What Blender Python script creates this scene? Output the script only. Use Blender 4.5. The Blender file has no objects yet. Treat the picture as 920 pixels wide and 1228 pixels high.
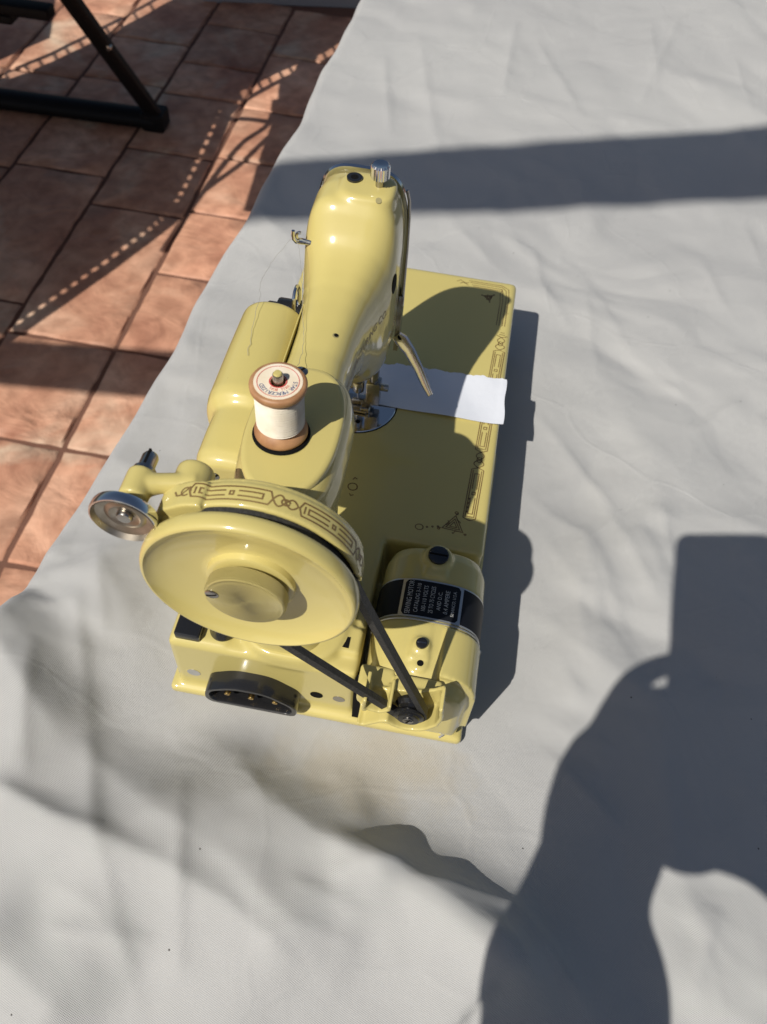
import bpy, bmesh, math, random
import numpy as np
from mathutils import Vector, Matrix
random.seed(7); rng = np.random.default_rng(7)
sc = bpy.context.scene
COL = sc.collection
TZ = 740.0                      # table height, mm.  All coordinates below are mm with z=0 on the table top

# ---------------------------------------------------------------- camera, world, sun, exposure
F_PX, W_PX = 1008.1, 920.0
CAM = Vector((139.3, -204.7, 515.3))
yaw, pit, rol = math.radians(-5.35), math.radians(54.25), math.radians(5.65)
cd = Vector((math.sin(yaw)*math.cos(pit), math.cos(yaw)*math.cos(pit), -math.sin(pit)))
cr0 = Vector((math.cos(yaw), -math.sin(yaw), 0)); cu0 = cr0.cross(cd)
cr = cr0*math.cos(rol) + cu0*math.sin(rol); cu = cu0*math.cos(rol) - cr0*math.sin(rol)
cam_d = bpy.data.cameras.new('camera'); cam = bpy.data.objects.new('camera', cam_d); COL.objects.link(cam)
mt = Matrix((cr, cu, -cd)).transposed().to_4x4()
mt.translation = (CAM + Vector((0, 0, TZ)))*.001
cam.matrix_world = mt
cam_d.sensor_fit = 'HORIZONTAL'; cam_d.sensor_width = 36.0; cam_d.lens = F_PX/W_PX*36.0
cam_d.clip_start = 0.005; cam_d.clip_end = 300
cam_d.dof.use_dof = True; cam_d.dof.focus_distance = 0.46; cam_d.dof.aperture_fstop = 20.0
sc.camera = cam

SUN = Vector((.47, .735, -1.0)).normalized()      # direction the light travels
elev = math.asin(-SUN.z)
wd = bpy.data.worlds.new('World'); sc.world = wd; wd.use_nodes = True
nt = wd.node_tree; nt.nodes.clear()
sky = nt.nodes.new('ShaderNodeTexSky'); sky.sky_type = 'NISHITA'; sky.sun_disc = False
sky.dust_density = 1.8; sky.ozone_density = .85; sky.sun_elevation = elev; sky.sun_rotation = math.atan2(-SUN.x, -SUN.y)
bg = nt.nodes.new('ShaderNodeBackground'); bg.inputs['Strength'].default_value = 0.056
wo = nt.nodes.new('ShaderNodeOutputWorld')
nt.links.new(sky.outputs[0], bg.inputs[0]); nt.links.new(bg.outputs[0], wo.inputs[0])
sd = bpy.data.lights.new('sun', 'SUN'); sd.energy = 4.45; sd.angle = math.radians(.53); sd.color = (1, .955, .88)
so = bpy.data.objects.new('sun', sd); COL.objects.link(so)
so.rotation_euler = SUN.to_track_quat('-Z', 'Y').to_euler(); so.location = (-1, -1.5, 3)
sc.view_settings.view_transform = 'Standard'; sc.view_settings.look = 'None'
sc.view_settings.exposure = 0.0; sc.view_settings.gamma = 1

# ---------------------------------------------------------------- unprojection (only used for measuring this layout)
def unz(u, v, z):
    w = cd + cr*((u-460)/F_PX) - cu*((v-614)/F_PX)
    t = (z-CAM.z)/w.z
    return (CAM.x+t*w.x, CAM.y+t*w.y)

# ---------------------------------------------------------------- materials
def mat(name, base, rough=.5, metal=0, coat=0, spec=.5, bump=None, var=None, **kw):
    m = bpy.data.materials.new(name); m.use_nodes = True; n = m.node_tree.nodes; l = m.node_tree.links
    b = n['Principled BSDF']; b.inputs['Base Color'].default_value = (*base, 1)
    b.inputs['Roughness'].default_value = rough; b.inputs['Metallic'].default_value = metal
    b.inputs['Coat Weight'].default_value = coat; b.inputs['Coat Roughness'].default_value = .055
    b.inputs['Specular IOR Level'].default_value = spec
    tc = n.new('ShaderNodeTexCoord')
    if var:      # (scale, dark colour, light colour, detail)
        t = n.new('ShaderNodeTexNoise'); t.inputs['Scale'].default_value = var[0]; t.inputs['Detail'].default_value = var[3]
        r = n.new('ShaderNodeValToRGB'); r.color_ramp.elements[0].position = .3; r.color_ramp.elements[1].position = .7
        r.color_ramp.elements[0].color = (*var[1], 1); r.color_ramp.elements[1].color = (*var[2], 1)
        l.new(tc.outputs['Object'], t.inputs['Vector']); l.new(t.outputs['Fac'], r.inputs[0]); l.new(r.outputs[0], b.inputs['Base Color'])
    if bump:     # (scale, distance m, detail)
        t2 = n.new('ShaderNodeTexNoise'); t2.inputs['Scale'].default_value = bump[0]; t2.inputs['Detail'].default_value = bump[2]
        bp = n.new('ShaderNodeBump'); bp.inputs['Distance'].default_value = bump[1]; bp.inputs['Strength'].default_value = 1
        l.new(tc.outputs['Object'], t2.inputs['Vector']); l.new(t2.outputs['Fac'], bp.inputs['Height']); l.new(bp.outputs[0], b.inputs['Normal'])
    return m
M = {}
M['enamel'] = mat('cream_enamel', (.54, .455, .158), .5, 0, 1, spec=.25, bump=(38, .0001, 2), var=(9, (.525, .44, .15), (.555, .47, .166), 4))
M['enamel_dull'] = mat('cream_paint_knurled', (.52, .435, .155), .42, 0, .3)
M['chrome'] = mat('chrome', (.72, .72, .72), .09, 1, bump=(90, .00012, 2))
M['steel'] = mat('nickel_steel', (.42, .40, .37), .24, 1, bump=(300, .0001, 3))
M['tarnish'] = mat('tarnished_steel', (.30, .25, .20), .38, 1, var=(120, (.30, .26, .20), (.52, .48, .42), 5))
M['brass'] = mat('brass', (.62, .42, .15), .25, 1)
M['bakelite'] = mat('black_bakelite', (.012, .012, .013), .22, 0, .4, bump=(120, .0001, 2))
M['blackpaint'] = mat('black_paint', (.014, .014, .015), .5, bump=(200, .0002, 2))
M['rubber'] = mat('rubber_belt', (.022, .021, .02), .6, bump=(900, .0004, 3), var=(700, (.014, .014, .014), (.04, .038, .034), 5))
M['felt'] = mat('black_felt', (.008, .008, .008), .95, spec=.1, bump=(1500, .0005, 3))
M['dark'] = mat('dark_opening', (.006, .006, .006), .8, spec=.1)
M['decal'] = mat('decal_gold_brown', (.16, .095, .035), .45, var=(60, (.12, .065, .02), (.24, .16, .06), 4))
M['plate'] = mat('black_nameplate', (.006, .007, .010), .5, spec=.25)
M['silver'] = mat('nameplate_silver', (.55, .55, .54), .35, .8)
M['platetext'] = mat('nameplate_letters', (.5, .5, .48), .6)
M['wood'] = mat('spool_wood', (.50, .25, .10), .5, var=(120, (.27, .125, .055), (.46, .25, .12), 6))
M['label'] = mat('spool_label', (.78, .68, .52), .6, var=(110, (.70, .58, .40), (.82, .74, .60), 5))
M['red'] = mat('red_ink', (.55, .05, .05), .6)
M['blue'] = mat('blue_ink', (.03, .06, .20), .6)
M['thread'] = mat('white_thread', (.78, .73, .62), .8, var=(90, (.64, .57, .44), (.78, .73, .63), 5))
M['slot'] = mat('slot_shadow', (.02, .02, .02), .8)
M['paper'] = mat('white_paper', (.66, .68, .73), .85, bump=(70, .0005, 5), var=(30, (.62, .645, .70), (.69, .71, .76), 6))
M['phone'] = mat('phone_shell', (.03, .03, .035), .25)
M['skin'] = mat('skin', (.45, .27, .19), .55)
M['shirt'] = mat('navy_shirt', (.04, .05, .09), .9)
M['hair'] = mat('brown_hair', (.05, .03, .02), .7)
M['chair'] = mat('black_powder_coat', (.006, .006, .007), .55, spec=.2, bump=(150, .0002, 2))
M['sling'] = mat('charcoal_mesh', (.03, .03, .032), .9)
M['timber'] = mat('painted_timber', (.35, .30, .24), .7)
M['wallp'] = mat('grey_render', (.30, .30, .32), .8, bump=(30, .002, 4))
M['oil'] = mat('brass_hole_rim', (.30, .26, .12), .4)

def patina(m):
    n = m.node_tree.nodes; l = m.node_tree.links; b = n['Principled BSDF']; tc = n.new('ShaderNodeTexCoord')
    vo = n.new('ShaderNodeTexVoronoi'); vo.inputs['Scale'].default_value = 75; l.new(tc.outputs['Object'], vo.inputs['Vector'])
    sn = n.new('ShaderNodeTexNoise'); sn.inputs['Scale'].default_value = 22; sn.inputs['Detail'].default_value = 4; l.new(tc.outputs['Object'], sn.inputs['Vector'])
    ms = n.new('ShaderNodeMapRange'); ms.inputs['From Min'].default_value = .54; ms.inputs['From Max'].default_value = .78; ms.inputs['To Max'].default_value = .075; l.new(sn.outputs['Fac'], ms.inputs['Value'])
    lt = n.new('ShaderNodeMath'); lt.operation = 'LESS_THAN'; l.new(vo.outputs['Distance'], lt.inputs[0]); l.new(ms.outputs[0], lt.inputs[1])
    src = b.inputs['Base Color'].links[0].from_socket; mx = n.new('ShaderNodeMix'); mx.data_type = 'RGBA'; l.new(lt.outputs[0], mx.inputs['Factor']); l.new(src, mx.inputs[6]); mx.inputs[7].default_value = (.10, .07, .03, 1)
    # broad warm staining
    st = n.new('ShaderNodeTexNoise'); st.inputs['Scale'].default_value = 14; st.inputs['Detail'].default_value = 7; st.inputs['Distortion'].default_value = .8; l.new(tc.outputs['Object'], st.inputs['Vector'])
    mr = n.new('ShaderNodeMapRange'); mr.inputs['From Min'].default_value = .52; mr.inputs['From Max'].default_value = .8; mr.inputs['To Max'].default_value = .22; l.new(st.outputs['Fac'], mr.inputs['Value'])
    m2 = n.new('ShaderNodeMix'); m2.data_type = 'RGBA'; l.new(mr.outputs[0], m2.inputs['Factor']); l.new(mx.outputs[2], m2.inputs[6]); m2.inputs[7].default_value = (.50, .395, .128, 1); l.new(m2.outputs[2], b.inputs['Base Color'])
    cr_ = n.new('ShaderNodeMapRange'); cr_.inputs['To Min'].default_value = .03; cr_.inputs['To Max'].default_value = .16; l.new(st.outputs['Fac'], cr_.inputs['Value']); l.new(cr_.outputs[0], b.inputs['Coat Roughness'])
patina(M['enamel'])
# enamel pitting for the knurled knob
def knurl(m):
    n = m.node_tree.nodes; l = m.node_tree.links; b = n['Principled BSDF']
    tc = n.new('ShaderNodeTexCoord'); sep = n.new('ShaderNodeSeparateXYZ'); l.new(tc.outputs['Object'], sep.inputs[0])
    at = n.new('ShaderNodeMath'); at.operation = 'ARCTAN2'; l.new(sep.outputs[0], at.inputs[0]); l.new(sep.outputs[2], at.inputs[1])
    mu = n.new('ShaderNodeMath'); mu.operation = 'MULTIPLY'; mu.inputs[1].default_value = 90; l.new(at.outputs[0], mu.inputs[0])
    my = n.new('ShaderNodeMath'); my.operation = 'MULTIPLY'; my.inputs[1].default_value = 5200; l.new(sep.outputs[1], my.inputs[0])
    out = []
    for op in ('ADD', 'SUBTRACT'):
        a = n.new('ShaderNodeMath'); a.operation = op; l.new(mu.outputs[0], a.inputs[0]); l.new(my.outputs[0], a.inputs[1])
        s = n.new('ShaderNodeMath'); s.operation = 'SINE'; l.new(a.outputs[0], s.inputs[0]); out.append(s)
    pr = n.new('ShaderNodeMath'); pr.operation = 'MULTIPLY'; l.new(out[0].outputs[0], pr.inputs[0]); l.new(out[1].outputs[0], pr.inputs[1])
    bp = n.new('ShaderNodeBump'); bp.inputs['Distance'].default_value = .0004; l.new(pr.outputs[0], bp.inputs['Height']); l.new(bp.outputs[0], b.inputs['Normal'])
knurl(M['enamel_dull'])

def cloth_material():
    m = mat('grey_cotton', (.43, .43, .425), .82, spec=.25); n = m.node_tree.nodes; l = m.node_tree.links; b = n['Principled BSDF']
    b.inputs['Sheen Weight'].default_value = .1
    tc = n.new('ShaderNodeTexCoord')
    mp = n.new('ShaderNodeMapping'); mp.inputs['Rotation'].default_value = (0, 0, .35); l.new(tc.outputs['Object'], mp.inputs['Vector'])
    w1 = n.new('ShaderNodeTexWave'); w1.bands_direction = 'X'; w1.inputs['Scale'].default_value = 460; w1.inputs['Distortion'].default_value = .8; w1.inputs['Detail'].default_value = 2
    w2 = n.new('ShaderNodeTexWave'); w2.bands_direction = 'Y'; w2.inputs['Scale'].default_value = 380; w2.inputs['Distortion'].default_value = .8; w2.inputs['Detail'].default_value = 2
    for w in (w1, w2): l.new(mp.outputs[0], w.inputs['Vector'])
    ad = n.new('ShaderNodeMath'); ad.operation = 'ADD'; l.new(w1.outputs['Fac'], ad.inputs[0]); l.new(w2.outputs['Fac'], ad.inputs[1])
    b1 = n.new('ShaderNodeBump'); b1.inputs['Distance'].default_value = .00017; b1.inputs['Strength'].default_value = .8; l.new(ad.outputs[0], b1.inputs['Height'])
    # faint crush wrinkles
    nz = n.new('ShaderNodeTexNoise'); nz.inputs['Scale'].default_value = 16; nz.inputs['Detail'].default_value = 5; nz.inputs['Roughness'].default_value = .55; nz.inputs['Distortion'].default_value = .1
    l.new(tc.outputs['Object'], nz.inputs['Vector'])
    vo = n.new('ShaderNodeTexVoronoi'); vo.feature = 'DISTANCE_TO_EDGE'; vo.inputs['Scale'].default_value = 7
    nd = n.new('ShaderNodeTexNoise'); nd.inputs['Scale'].default_value = 7; nd.inputs['Detail'].default_value = 3; l.new(tc.outputs['Object'], nd.inputs['Vector'])
    vm = n.new('ShaderNodeVectorMath'); vm.operation = 'MULTIPLY_ADD'; vm.inputs[1].default_value = (.10, .10, .10); l.new(nd.outputs['Color'], vm.inputs[0]); l.new(tc.outputs['Object'], vm.inputs[2])
    l.new(vm.outputs[0], vo.inputs['Vector'])
    mr = n.new('ShaderNodeMapRange'); mr.inputs['From Max'].default_value = .028; mr.interpolation_type = 'SMOOTHSTEP'; l.new(vo.outputs['Distance'], mr.inputs['Value'])
    b2 = n.new('ShaderNodeBump'); b2.inputs['Distance'].default_value = .004; b2.inputs['Strength'].default_value = .5; l.new(nz.outputs['Fac'], b2.inputs['Height']); l.new(b1.outputs[0], b2.inputs['Normal'])
    b3 = n.new('ShaderNodeBump'); b3.inputs['Distance'].default_value = .0008; b3.inputs['Strength'].default_value = .18; b3.invert = True; l.new(mr.outputs[0], b3.inputs['Height']); l.new(b2.outputs[0], b3.inputs['Normal'])
    l.new(b3.outputs[0], b.inputs['Normal'])
    # stains and lint: marks with their own shape
    st = n.new('ShaderNodeTexNoise'); st.inputs['Scale'].default_value = 4.5; st.inputs['Detail'].default_value = 6; l.new(tc.outputs['Object'], st.inputs['Vector'])
    rp = n.new('ShaderNodeValToRGB'); rp.color_ramp.elements[0].position = .35; rp.color_ramp.elements[1].position = .62
    rp.color_ramp.elements[0].color = (.47, .468, .455, 1); rp.color_ramp.elements[1].color = (.43, .428, .42, 1); l.new(st.outputs['Fac'], rp.inputs[0])
    sp = n.new('ShaderNodeTexVoronoi'); sp.inputs['Scale'].default_value = 40; l.new(tc.outputs['Object'], sp.inputs['Vector'])
    lt = n.new('ShaderNodeMath'); lt.operation = 'LESS_THAN'; lt.inputs[1].default_value = .024; l.new(sp.outputs['Distance'], lt.inputs[0])
    mx = n.new('ShaderNodeMix'); mx.data_type = 'RGBA'; l.new(lt.outputs[0], mx.inputs['Factor']); l.new(rp.outputs[0], mx.inputs[6]); mx.inputs[7].default_value = (.12, .115, .11, 1)
    # brown stain in front of the machine
    sx = n.new('ShaderNodeVectorMath'); sx.operation = 'SUBTRACT'; l.new(tc.outputs['Object'], sx.inputs[0]); sx.inputs[1].default_value = (.13, -.03, TZ*.001)
    sm = n.new('ShaderNodeVectorMath'); sm.operation = 'MULTIPLY'; l.new(sx.outputs[0], sm.inputs[0]); sm.inputs[1].default_value = (1, 2.0, 0)
    ln = n.new('ShaderNodeVectorMath'); ln.operation = 'LENGTH'; l.new(sm.outputs[0], ln.inputs[0])
    s2 = n.new('ShaderNodeTexNoise'); s2.inputs['Scale'].default_value = 38; s2.inputs['Detail'].default_value = 5; l.new(tc.outputs['Object'], s2.inputs['Vector'])
    s3 = n.new('ShaderNodeMath'); s3.operation = 'MULTIPLY_ADD'; s3.inputs[1].default_value = .12; l.new(s2.outputs['Fac'], s3.inputs[0]); l.new(ln.outputs['Value'], s3.inputs[2])
    s4 = n.new('ShaderNodeMapRange'); s4.inputs['From Min'].default_value = .085; s4.inputs['From Max'].default_value = .125; s4.inputs['To Min'].default_value = .5; s4.inputs['To Max'].default_value = 0; l.new(s3.outputs[0], s4.inputs['Value'])
    m2 = n.new('ShaderNodeMix'); m2.data_type = 'RGBA'; l.new(s4.outputs[0], m2.inputs['Factor']); l.new(mx.outputs[2], m2.inputs[6]); m2.inputs[7].default_value = (.43, .385, .30, 1)
    l.new(m2.outputs[2], b.inputs['Base Color'])
    return m
M['cloth'] = cloth_material()

def stone_material():
    m = mat('terracotta_concrete', (.45, .2, .11), .6, spec=.35); n = m.node_tree.nodes; l = m.node_tree.links; b = n['Principled BSDF']
    tc = n.new('ShaderNodeTexCoord')
    def noise(s, d, dist=0):
        t = n.new('ShaderNodeTexNoise'); t.inputs['Scale'].default_value = s; t.inputs['Detail'].default_value = d; t.inputs['Distortion'].default_value = dist
        l.new(tc.outputs['Object'], t.inputs['Vector']); return t
    a = noise(5, 7, .6); r = n.new('ShaderNodeValToRGB'); e = r.color_ramp.elements
    e[0].position = .28; e[0].color = (.42, .19, .12, 1); e[1].position = .72; e[1].color = (.72, .46, .32, 1)
    x = r.color_ramp.elements.new(.5); x.color = (.58, .31, .20, 1); l.new(a.outputs['Fac'], r.inputs[0])
    c = noise(3.2, 8, 1.2); r2 = n.new('ShaderNodeValToRGB'); r2.color_ramp.elements[0].position = .56; r2.color_ramp.elements[1].position = .68
    r2.color_ramp.elements[0].color = (0, 0, 0, 1); r2.color_ramp.elements[1].color = (.75, .75, .75, 1); l.new(c.outputs['Fac'], r2.inputs[0])
    mx = n.new('ShaderNodeMix'); mx.data_type = 'RGBA'; l.new(r2.outputs[0], mx.inputs['Factor']); l.new(r.outputs[0], mx.inputs[6]); mx.inputs[7].default_value = (.66, .52, .38, 1)
    d = noise(26, 6, .4); r3 = n.new('ShaderNodeValToRGB'); r3.color_ramp.elements[0].position = .3; r3.color_ramp.elements[1].position = .65
    r3.color_ramp.elements[0].color = (.72, .68, .66, 1); r3.color_ramp.elements[1].color = (1.05, 1.05, 1.05, 1); l.new(d.outputs['Fac'], r3.inputs[0])
    mu = n.new('ShaderNodeMix'); mu.data_type = 'RGBA'; mu.blend_type = 'MULTIPLY'; mu.inputs['Factor'].default_value = 1; l.new(mx.outputs[2], mu.inputs[6]); l.new(r3.outputs[0], mu.inputs[7])
    # slab to slab difference
    oi = n.new('ShaderNodeObjectInfo'); hs = n.new('ShaderNodeHueSaturation'); mr = n.new('ShaderNodeMapRange'); mr.inputs['To Min'].default_value = .80; mr.inputs['To Max'].default_value = 1.12
    l.new(oi.outputs['Random'], mr.inputs['Value']); l.new(mr.outputs[0], hs.inputs['Value']); l.new(mu.outputs[2], hs.inputs['Color']); l.new(hs.outputs[0], b.inputs['Base Color'])
    e1 = noise(7, 8, 1.5); bp = n.new('ShaderNodeBump'); bp.inputs['Distance'].default_value = .02; bp.inputs['Strength'].default_value = .6; l.new(e1.outputs['Fac'], bp.inputs['Height'])
    bp2 = n.new('ShaderNodeBump'); bp2.inputs['Distance'].default_value = .002; bp2.inputs['Strength'].default_value = .6; l.new(d.outputs['Fac'], bp2.inputs['Height']); l.new(bp.outputs[0], bp2.inputs['Normal'])
    l.new(bp2.outputs[0], b.inputs['Normal'])
    return m
M['stone'] = stone_material()
M['joint'] = mat('joint_mortar', (.15, .07, .045), .85, bump=(60, .002, 4))

# ---------------------------------------------------------------- helpers
def link(name, me, m, parent=None, origin=(0, 0, 0)):
    o = bpy.data.objects.new(name, me); COL.objects.link(o)
    if m and not me.materials: me.materials.append(m)
    o.location = Vector(origin)*.001
    if parent:
        o.parent = parent
    return o
ROOT = {}
def wl(p):   # world mm -> world m vector
    return Vector((p[0], p[1], p[2]+TZ))*.001
def finish(name, bm, m, parent=None, smooth=True, sharp=35, origin=None):
    """bm in mm (table coords). Part origins: at 'origin' (mm) or the parent's."""
    me = bpy.data.meshes.new(name)
    bmesh.ops.recalc_face_normals(bm, faces=bm.faces)
    if smooth:
        for f in bm.faces: f.smooth = True
        for e in bm.edges:
            if len(e.link_faces) == 2 and e.calc_face_angle(0) > math.radians(sharp): e.smooth = False
    bm.to_mesh(me); bm.free()
    return place(name, me, m, parent, origin)
def worldloc(o):
    p = o.location.copy()
    while o.parent: o = o.parent; p = p + o.location
    return p
def place(name, me, m, parent=None, origin=None):
    base = wl(origin) if origin is not None else (worldloc(parent) if parent else Vector((0, 0, 0)))
    me.transform(Matrix.Translation(-base) @ Matrix.Translation((0, 0, TZ*.001)) @ Matrix.Scale(.001, 4))
    o = bpy.data.objects.new(name, me); COL.objects.link(o)
    if m and not me.materials: me.materials.append(m)
    if parent: o.parent = parent; o.location = base - worldloc(parent)
    else: o.location = base
    return o
def empty(name, loc, label=None, cat=None, group=None, kind=None):
    o = bpy.data.objects.new(name, None); COL.objects.link(o); o.location = wl(loc); o.empty_display_size = .02
    return tag(o, label, cat, group, kind)
def tag(o, label=None, cat=None, group=None, kind=None):
    for k, v in (('label', label), ('category', cat), ('group', group), ('kind', kind)):
        if v: o[k] = v
    return o
def box(bm, x0, x1, y0, y1, z0, z1, bev=0, seg=2):
    r = bmesh.ops.create_cube(bm, size=1)
    vs = r['verts']
    for v in vs: v.co = Vector(((x0+x1)/2+v.co.x*(x1-x0), (y0+y1)/2+v.co.y*(y1-y0), (z0+z1)/2+v.co.z*(z1-z0)))
    if bev: bmesh.ops.bevel(bm, geom=list({e for v in vs for e in v.link_edges}), offset=bev, segments=seg, affect='EDGES', profile=.6)
    return bm
def lathe(bm, prof, c, axis='Z', seg=48, cap=True, scale=(1, 1)):
    """prof: list of (radius, height along axis)."""
    rings = []
    for r, h in prof:
        ring = []
        if r < 1e-4:
            ring = [bm.verts.new(_ax(0, 0, h, c, axis))]
        else:
            for i in range(seg):
                a = 2*math.pi*i/seg; ring.append(bm.verts.new(_ax(r*math.cos(a)*scale[0], r*math.sin(a)*scale[1], h, c, axis)))
        rings.append(ring)
    for A, B in zip(rings, rings[1:]):
        n = max(len(A), len(B))
        for i in range(n):
            j = (i+1) % n
            if len(A) == 1 and len(B) == 1: continue
            if len(A) == 1: bm.faces.new((A[0], B[i], B[j]))
            elif len(B) == 1: bm.faces.new((A[i], B[0], A[j]))
            else: bm.faces.new((A[i], B[i], B[j], A[j]))
    if cap:
        for R in (rings[0], rings[-1]):
            if len(R) > 2: bm.faces.new(R)
    return bm
def _ax(a, b, h, c, axis):
    if axis == 'Z': return (c[0]+a, c[1]+b, c[2]+h)
    if axis == 'Y': return (c[0]+a, c[1]+h, c[2]+b)
    return (c[0]+h, c[1]+a, c[2]+b)
def cyl(bm, c, r, h, axis='Z', seg=32, bev=0):
    if bev: prof = [(0, 0), (r-bev, 0), (r-bev*.3, bev*.3), (r, bev), (r, h-bev), (r-bev*.3, h-bev*.3), (r-bev, h), (0, h)]
    else: prof = [(0, 0), (r, 0), (r, h), (0, h)]
    return lathe(bm, prof, c, axis, seg, cap=False)
def tube(bm, pts, r, seg=10, sx=1.0, closed=False):
    pts = [Vector(p) for p in pts]; rings = []; n = len(pts); up = None
    rs = r if hasattr(r, '__len__') else [r]*n
    for i, p in enumerate(pts):
        t = (pts[min(i+1, n-1)] - pts[max(i-1, 0)]).normalized()
        if up is None: up = Vector((0, 0, 1)) if abs(t.z) < .9 else Vector((1, 0, 0))
        s = t.cross(up).normalized(); up = s.cross(t).normalized()
        rings.append([bm.verts.new(p + s*math.cos(a)*rs[i]*sx + up*math.sin(a)*rs[i]) for a in [2*math.pi*k/seg for k in range(seg)]])
    for A, B in zip(rings, rings[1:]):
        for i in range(seg): bm.faces.new((A[i], B[i], B[(i+1) % seg], A[(i+1) % seg]))
    for R in (rings[0], rings[-1]): bm.faces.new(R)
    return bm
def extrude_poly(bm, pts, axis, a, b):
    """pts 2-D outline in the plane normal to axis; a..b the extent along it."""
    def P(u, v, h):
        return {'X': (h, u, v), 'Y': (u, h, v), 'Z': (u, v, h)}[axis]
    A = [bm.verts.new(P(u, v, a)) for u, v in pts]; B = [bm.verts.new(P(u, v, b)) for u, v in pts]; n = len(pts)
    for i in range(n): bm.faces.new((A[i], A[(i+1) % n], B[(i+1) % n], B[i]))
    bm.faces.new(A[::-1]); bm.faces.new(B)
    return bm
def sup(t, w, h, e):
    c, s = math.cos(t), math.sin(t)
    return (w*math.copysign(abs(c)**(2/e), c), h*math.copysign(abs(s)**(2/e), s))
def loftY(bm, secs, e=3.2, seg=48):
    """secs: (y, x0, x1, z0, z1[, e])"""
    rings = []
    for s in secs:
        y, x0, x1, z0, z1 = s[:5]; ee = s[5] if len(s) > 5 else e
        rings.append([bm.verts.new(((x0+x1)/2+a, y, (z0+z1)/2+b)) for a, b in [sup(2*math.pi*i/seg, (x1-x0)/2, (z1-z0)/2, ee) for i in range(seg)]])
    _skin(bm, rings)
def loftZ(bm, secs, e=3.2, seg=48):
    """secs: (z, x0, x1, y0, y1[, e])"""
    rings = []
    for s in secs:
        z, x0, x1, y0, y1 = s[:5]; ee = s[5] if len(s) > 5 else e
        rings.append([bm.verts.new(((x0+x1)/2+a, (y0+y1)/2+b, z)) for a, b in [sup(2*math.pi*i/seg, (x1-x0)/2, (y1-y0)/2, ee) for i in range(seg)]])
    _skin(bm, rings)
def _skin(bm, rings):
    n = len(rings[0])
    for A, B in zip(rings, rings[1:]):
        for i in range(n): bm.faces.new((A[i], B[i], B[(i+1) % n], A[(i+1) % n]))
    bm.faces.new(rings[0]); bm.faces.new(rings[-1])
def remeshed(name, bm, m, parent, voxel=1.3, smooth=6, factor=.5, subtract=None):
    """fuse the shapes of bm into one casting with fillets"""
    me = bpy.data.meshes.new(name+'_tmp'); bmesh.ops.recalc_face_normals(bm, faces=bm.faces); bm.to_mesh(me); bm.free()
    o = bpy.data.objects.new(name+'_tmp', me); COL.objects.link(o)
    r = o.modifiers.new('r', 'REMESH'); r.mode = 'VOXEL'; r.voxel_size = voxel
    cut = None
    if subtract is not None:
        cme = bpy.data.meshes.new('cut'); bmesh.ops.recalc_face_normals(subtract, faces=subtract.faces); subtract.to_mesh(cme); subtract.free()
        cut = bpy.data.objects.new('cut', cme); COL.objects.link(cut)
        b = o.modifiers.new('b', 'BOOLEAN'); b.operation = 'DIFFERENCE'; b.object = cut; b.solver = 'EXACT'
        r2 = o.modifiers.new('r2', 'REMESH'); r2.mode = 'VOXEL'; r2.voxel_size = voxel
    s = o.modifiers.new('s', 'SMOOTH'); s.factor = factor; s.iterations = smooth
    dg = bpy.context.evaluated_depsgraph_get()
    ev = o.evaluated_get(dg); res = bpy.data.meshes.new_from_object(ev, depsgraph=dg)
    bpy.data.objects.remove(o)
    if cut: bpy.data.objects.remove(cut)
    res.name = name
    for p in res.polygons: p.use_smooth = True
    res.materials.clear()
    return place(name, res, m, parent)
def lines_mesh(name, polys, width, m, parent, mapf, depth=.25, maxseg=2.5):
    """flat print built as thin raised strips: polys are 2-D polylines, mapf(u, v, h) -> point"""
    bm = bmesh.new()
    for pl in polys:
        P = []
        for (a, b) in zip(pl, pl[1:]):
            L = math.hypot(b[0]-a[0], b[1]-a[1]); k = max(1, int(L/maxseg))
            for i in range(k): P.append((a[0]+(b[0]-a[0])*i/k, a[1]+(b[1]-a[1])*i/k))
        P.append(pl[-1]); n = len(P); L_, R_ = [], []
        closed = math.hypot(P[0][0]-P[-1][0], P[0][1]-P[-1][1]) < 1e-6
        for i in range(n):
            a = P[i-1] if i else (P[-2] if closed else P[0]); b = P[i+1] if i < n-1 else (P[1] if closed else P[-1])
            d1 = Vector((P[i][0]-a[0], P[i][1]-a[1])); d2 = Vector((b[0]-P[i][0], b[1]-P[i][1]))
            if d1.length < 1e-9: d1 = d2
            if d2.length < 1e-9: d2 = d1
            d1.normalize(); d2.normalize(); t = (d1+d2)
            if t.length < .1: t = d1
            t.normalize(); nn = Vector((-t.y, t.x)); k = width/2/max(.5, nn.dot(Vector((-d1.y, d1.x))))
            L_.append(bm.verts.new(mapf(P[i][0]+nn.x*k, P[i][1]+nn.y*k, depth))); R_.append(bm.verts.new(mapf(P[i][0]-nn.x*k, P[i][1]-nn.y*k, depth)))
        for i in range(n-1): bm.faces.new((L_[i], R_[i], R_[i+1], L_[i+1]))
    me = bpy.data.meshes.new(name); bm.to_mesh(me); bm.free()
    return place(name, me, m, parent)
def text_mesh(s, size, align='CENTER', spacing=1.0):
    cu_ = bpy.data.curves.new('t', 'FONT'); cu_.body = s; cu_.size = size; cu_.align_x = align; cu_.align_y = 'CENTER'; cu_.resolution_u = 2; cu_.space_character = spacing
    o = bpy.data.objects.new('t', cu_); COL.objects.link(o)
    dg = bpy.context.evaluated_depsgraph_get(); me = bpy.data.meshes.new_from_object(o.evaluated_get(dg), depsgraph=dg)
    bpy.data.objects.remove(o)
    return me
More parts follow.
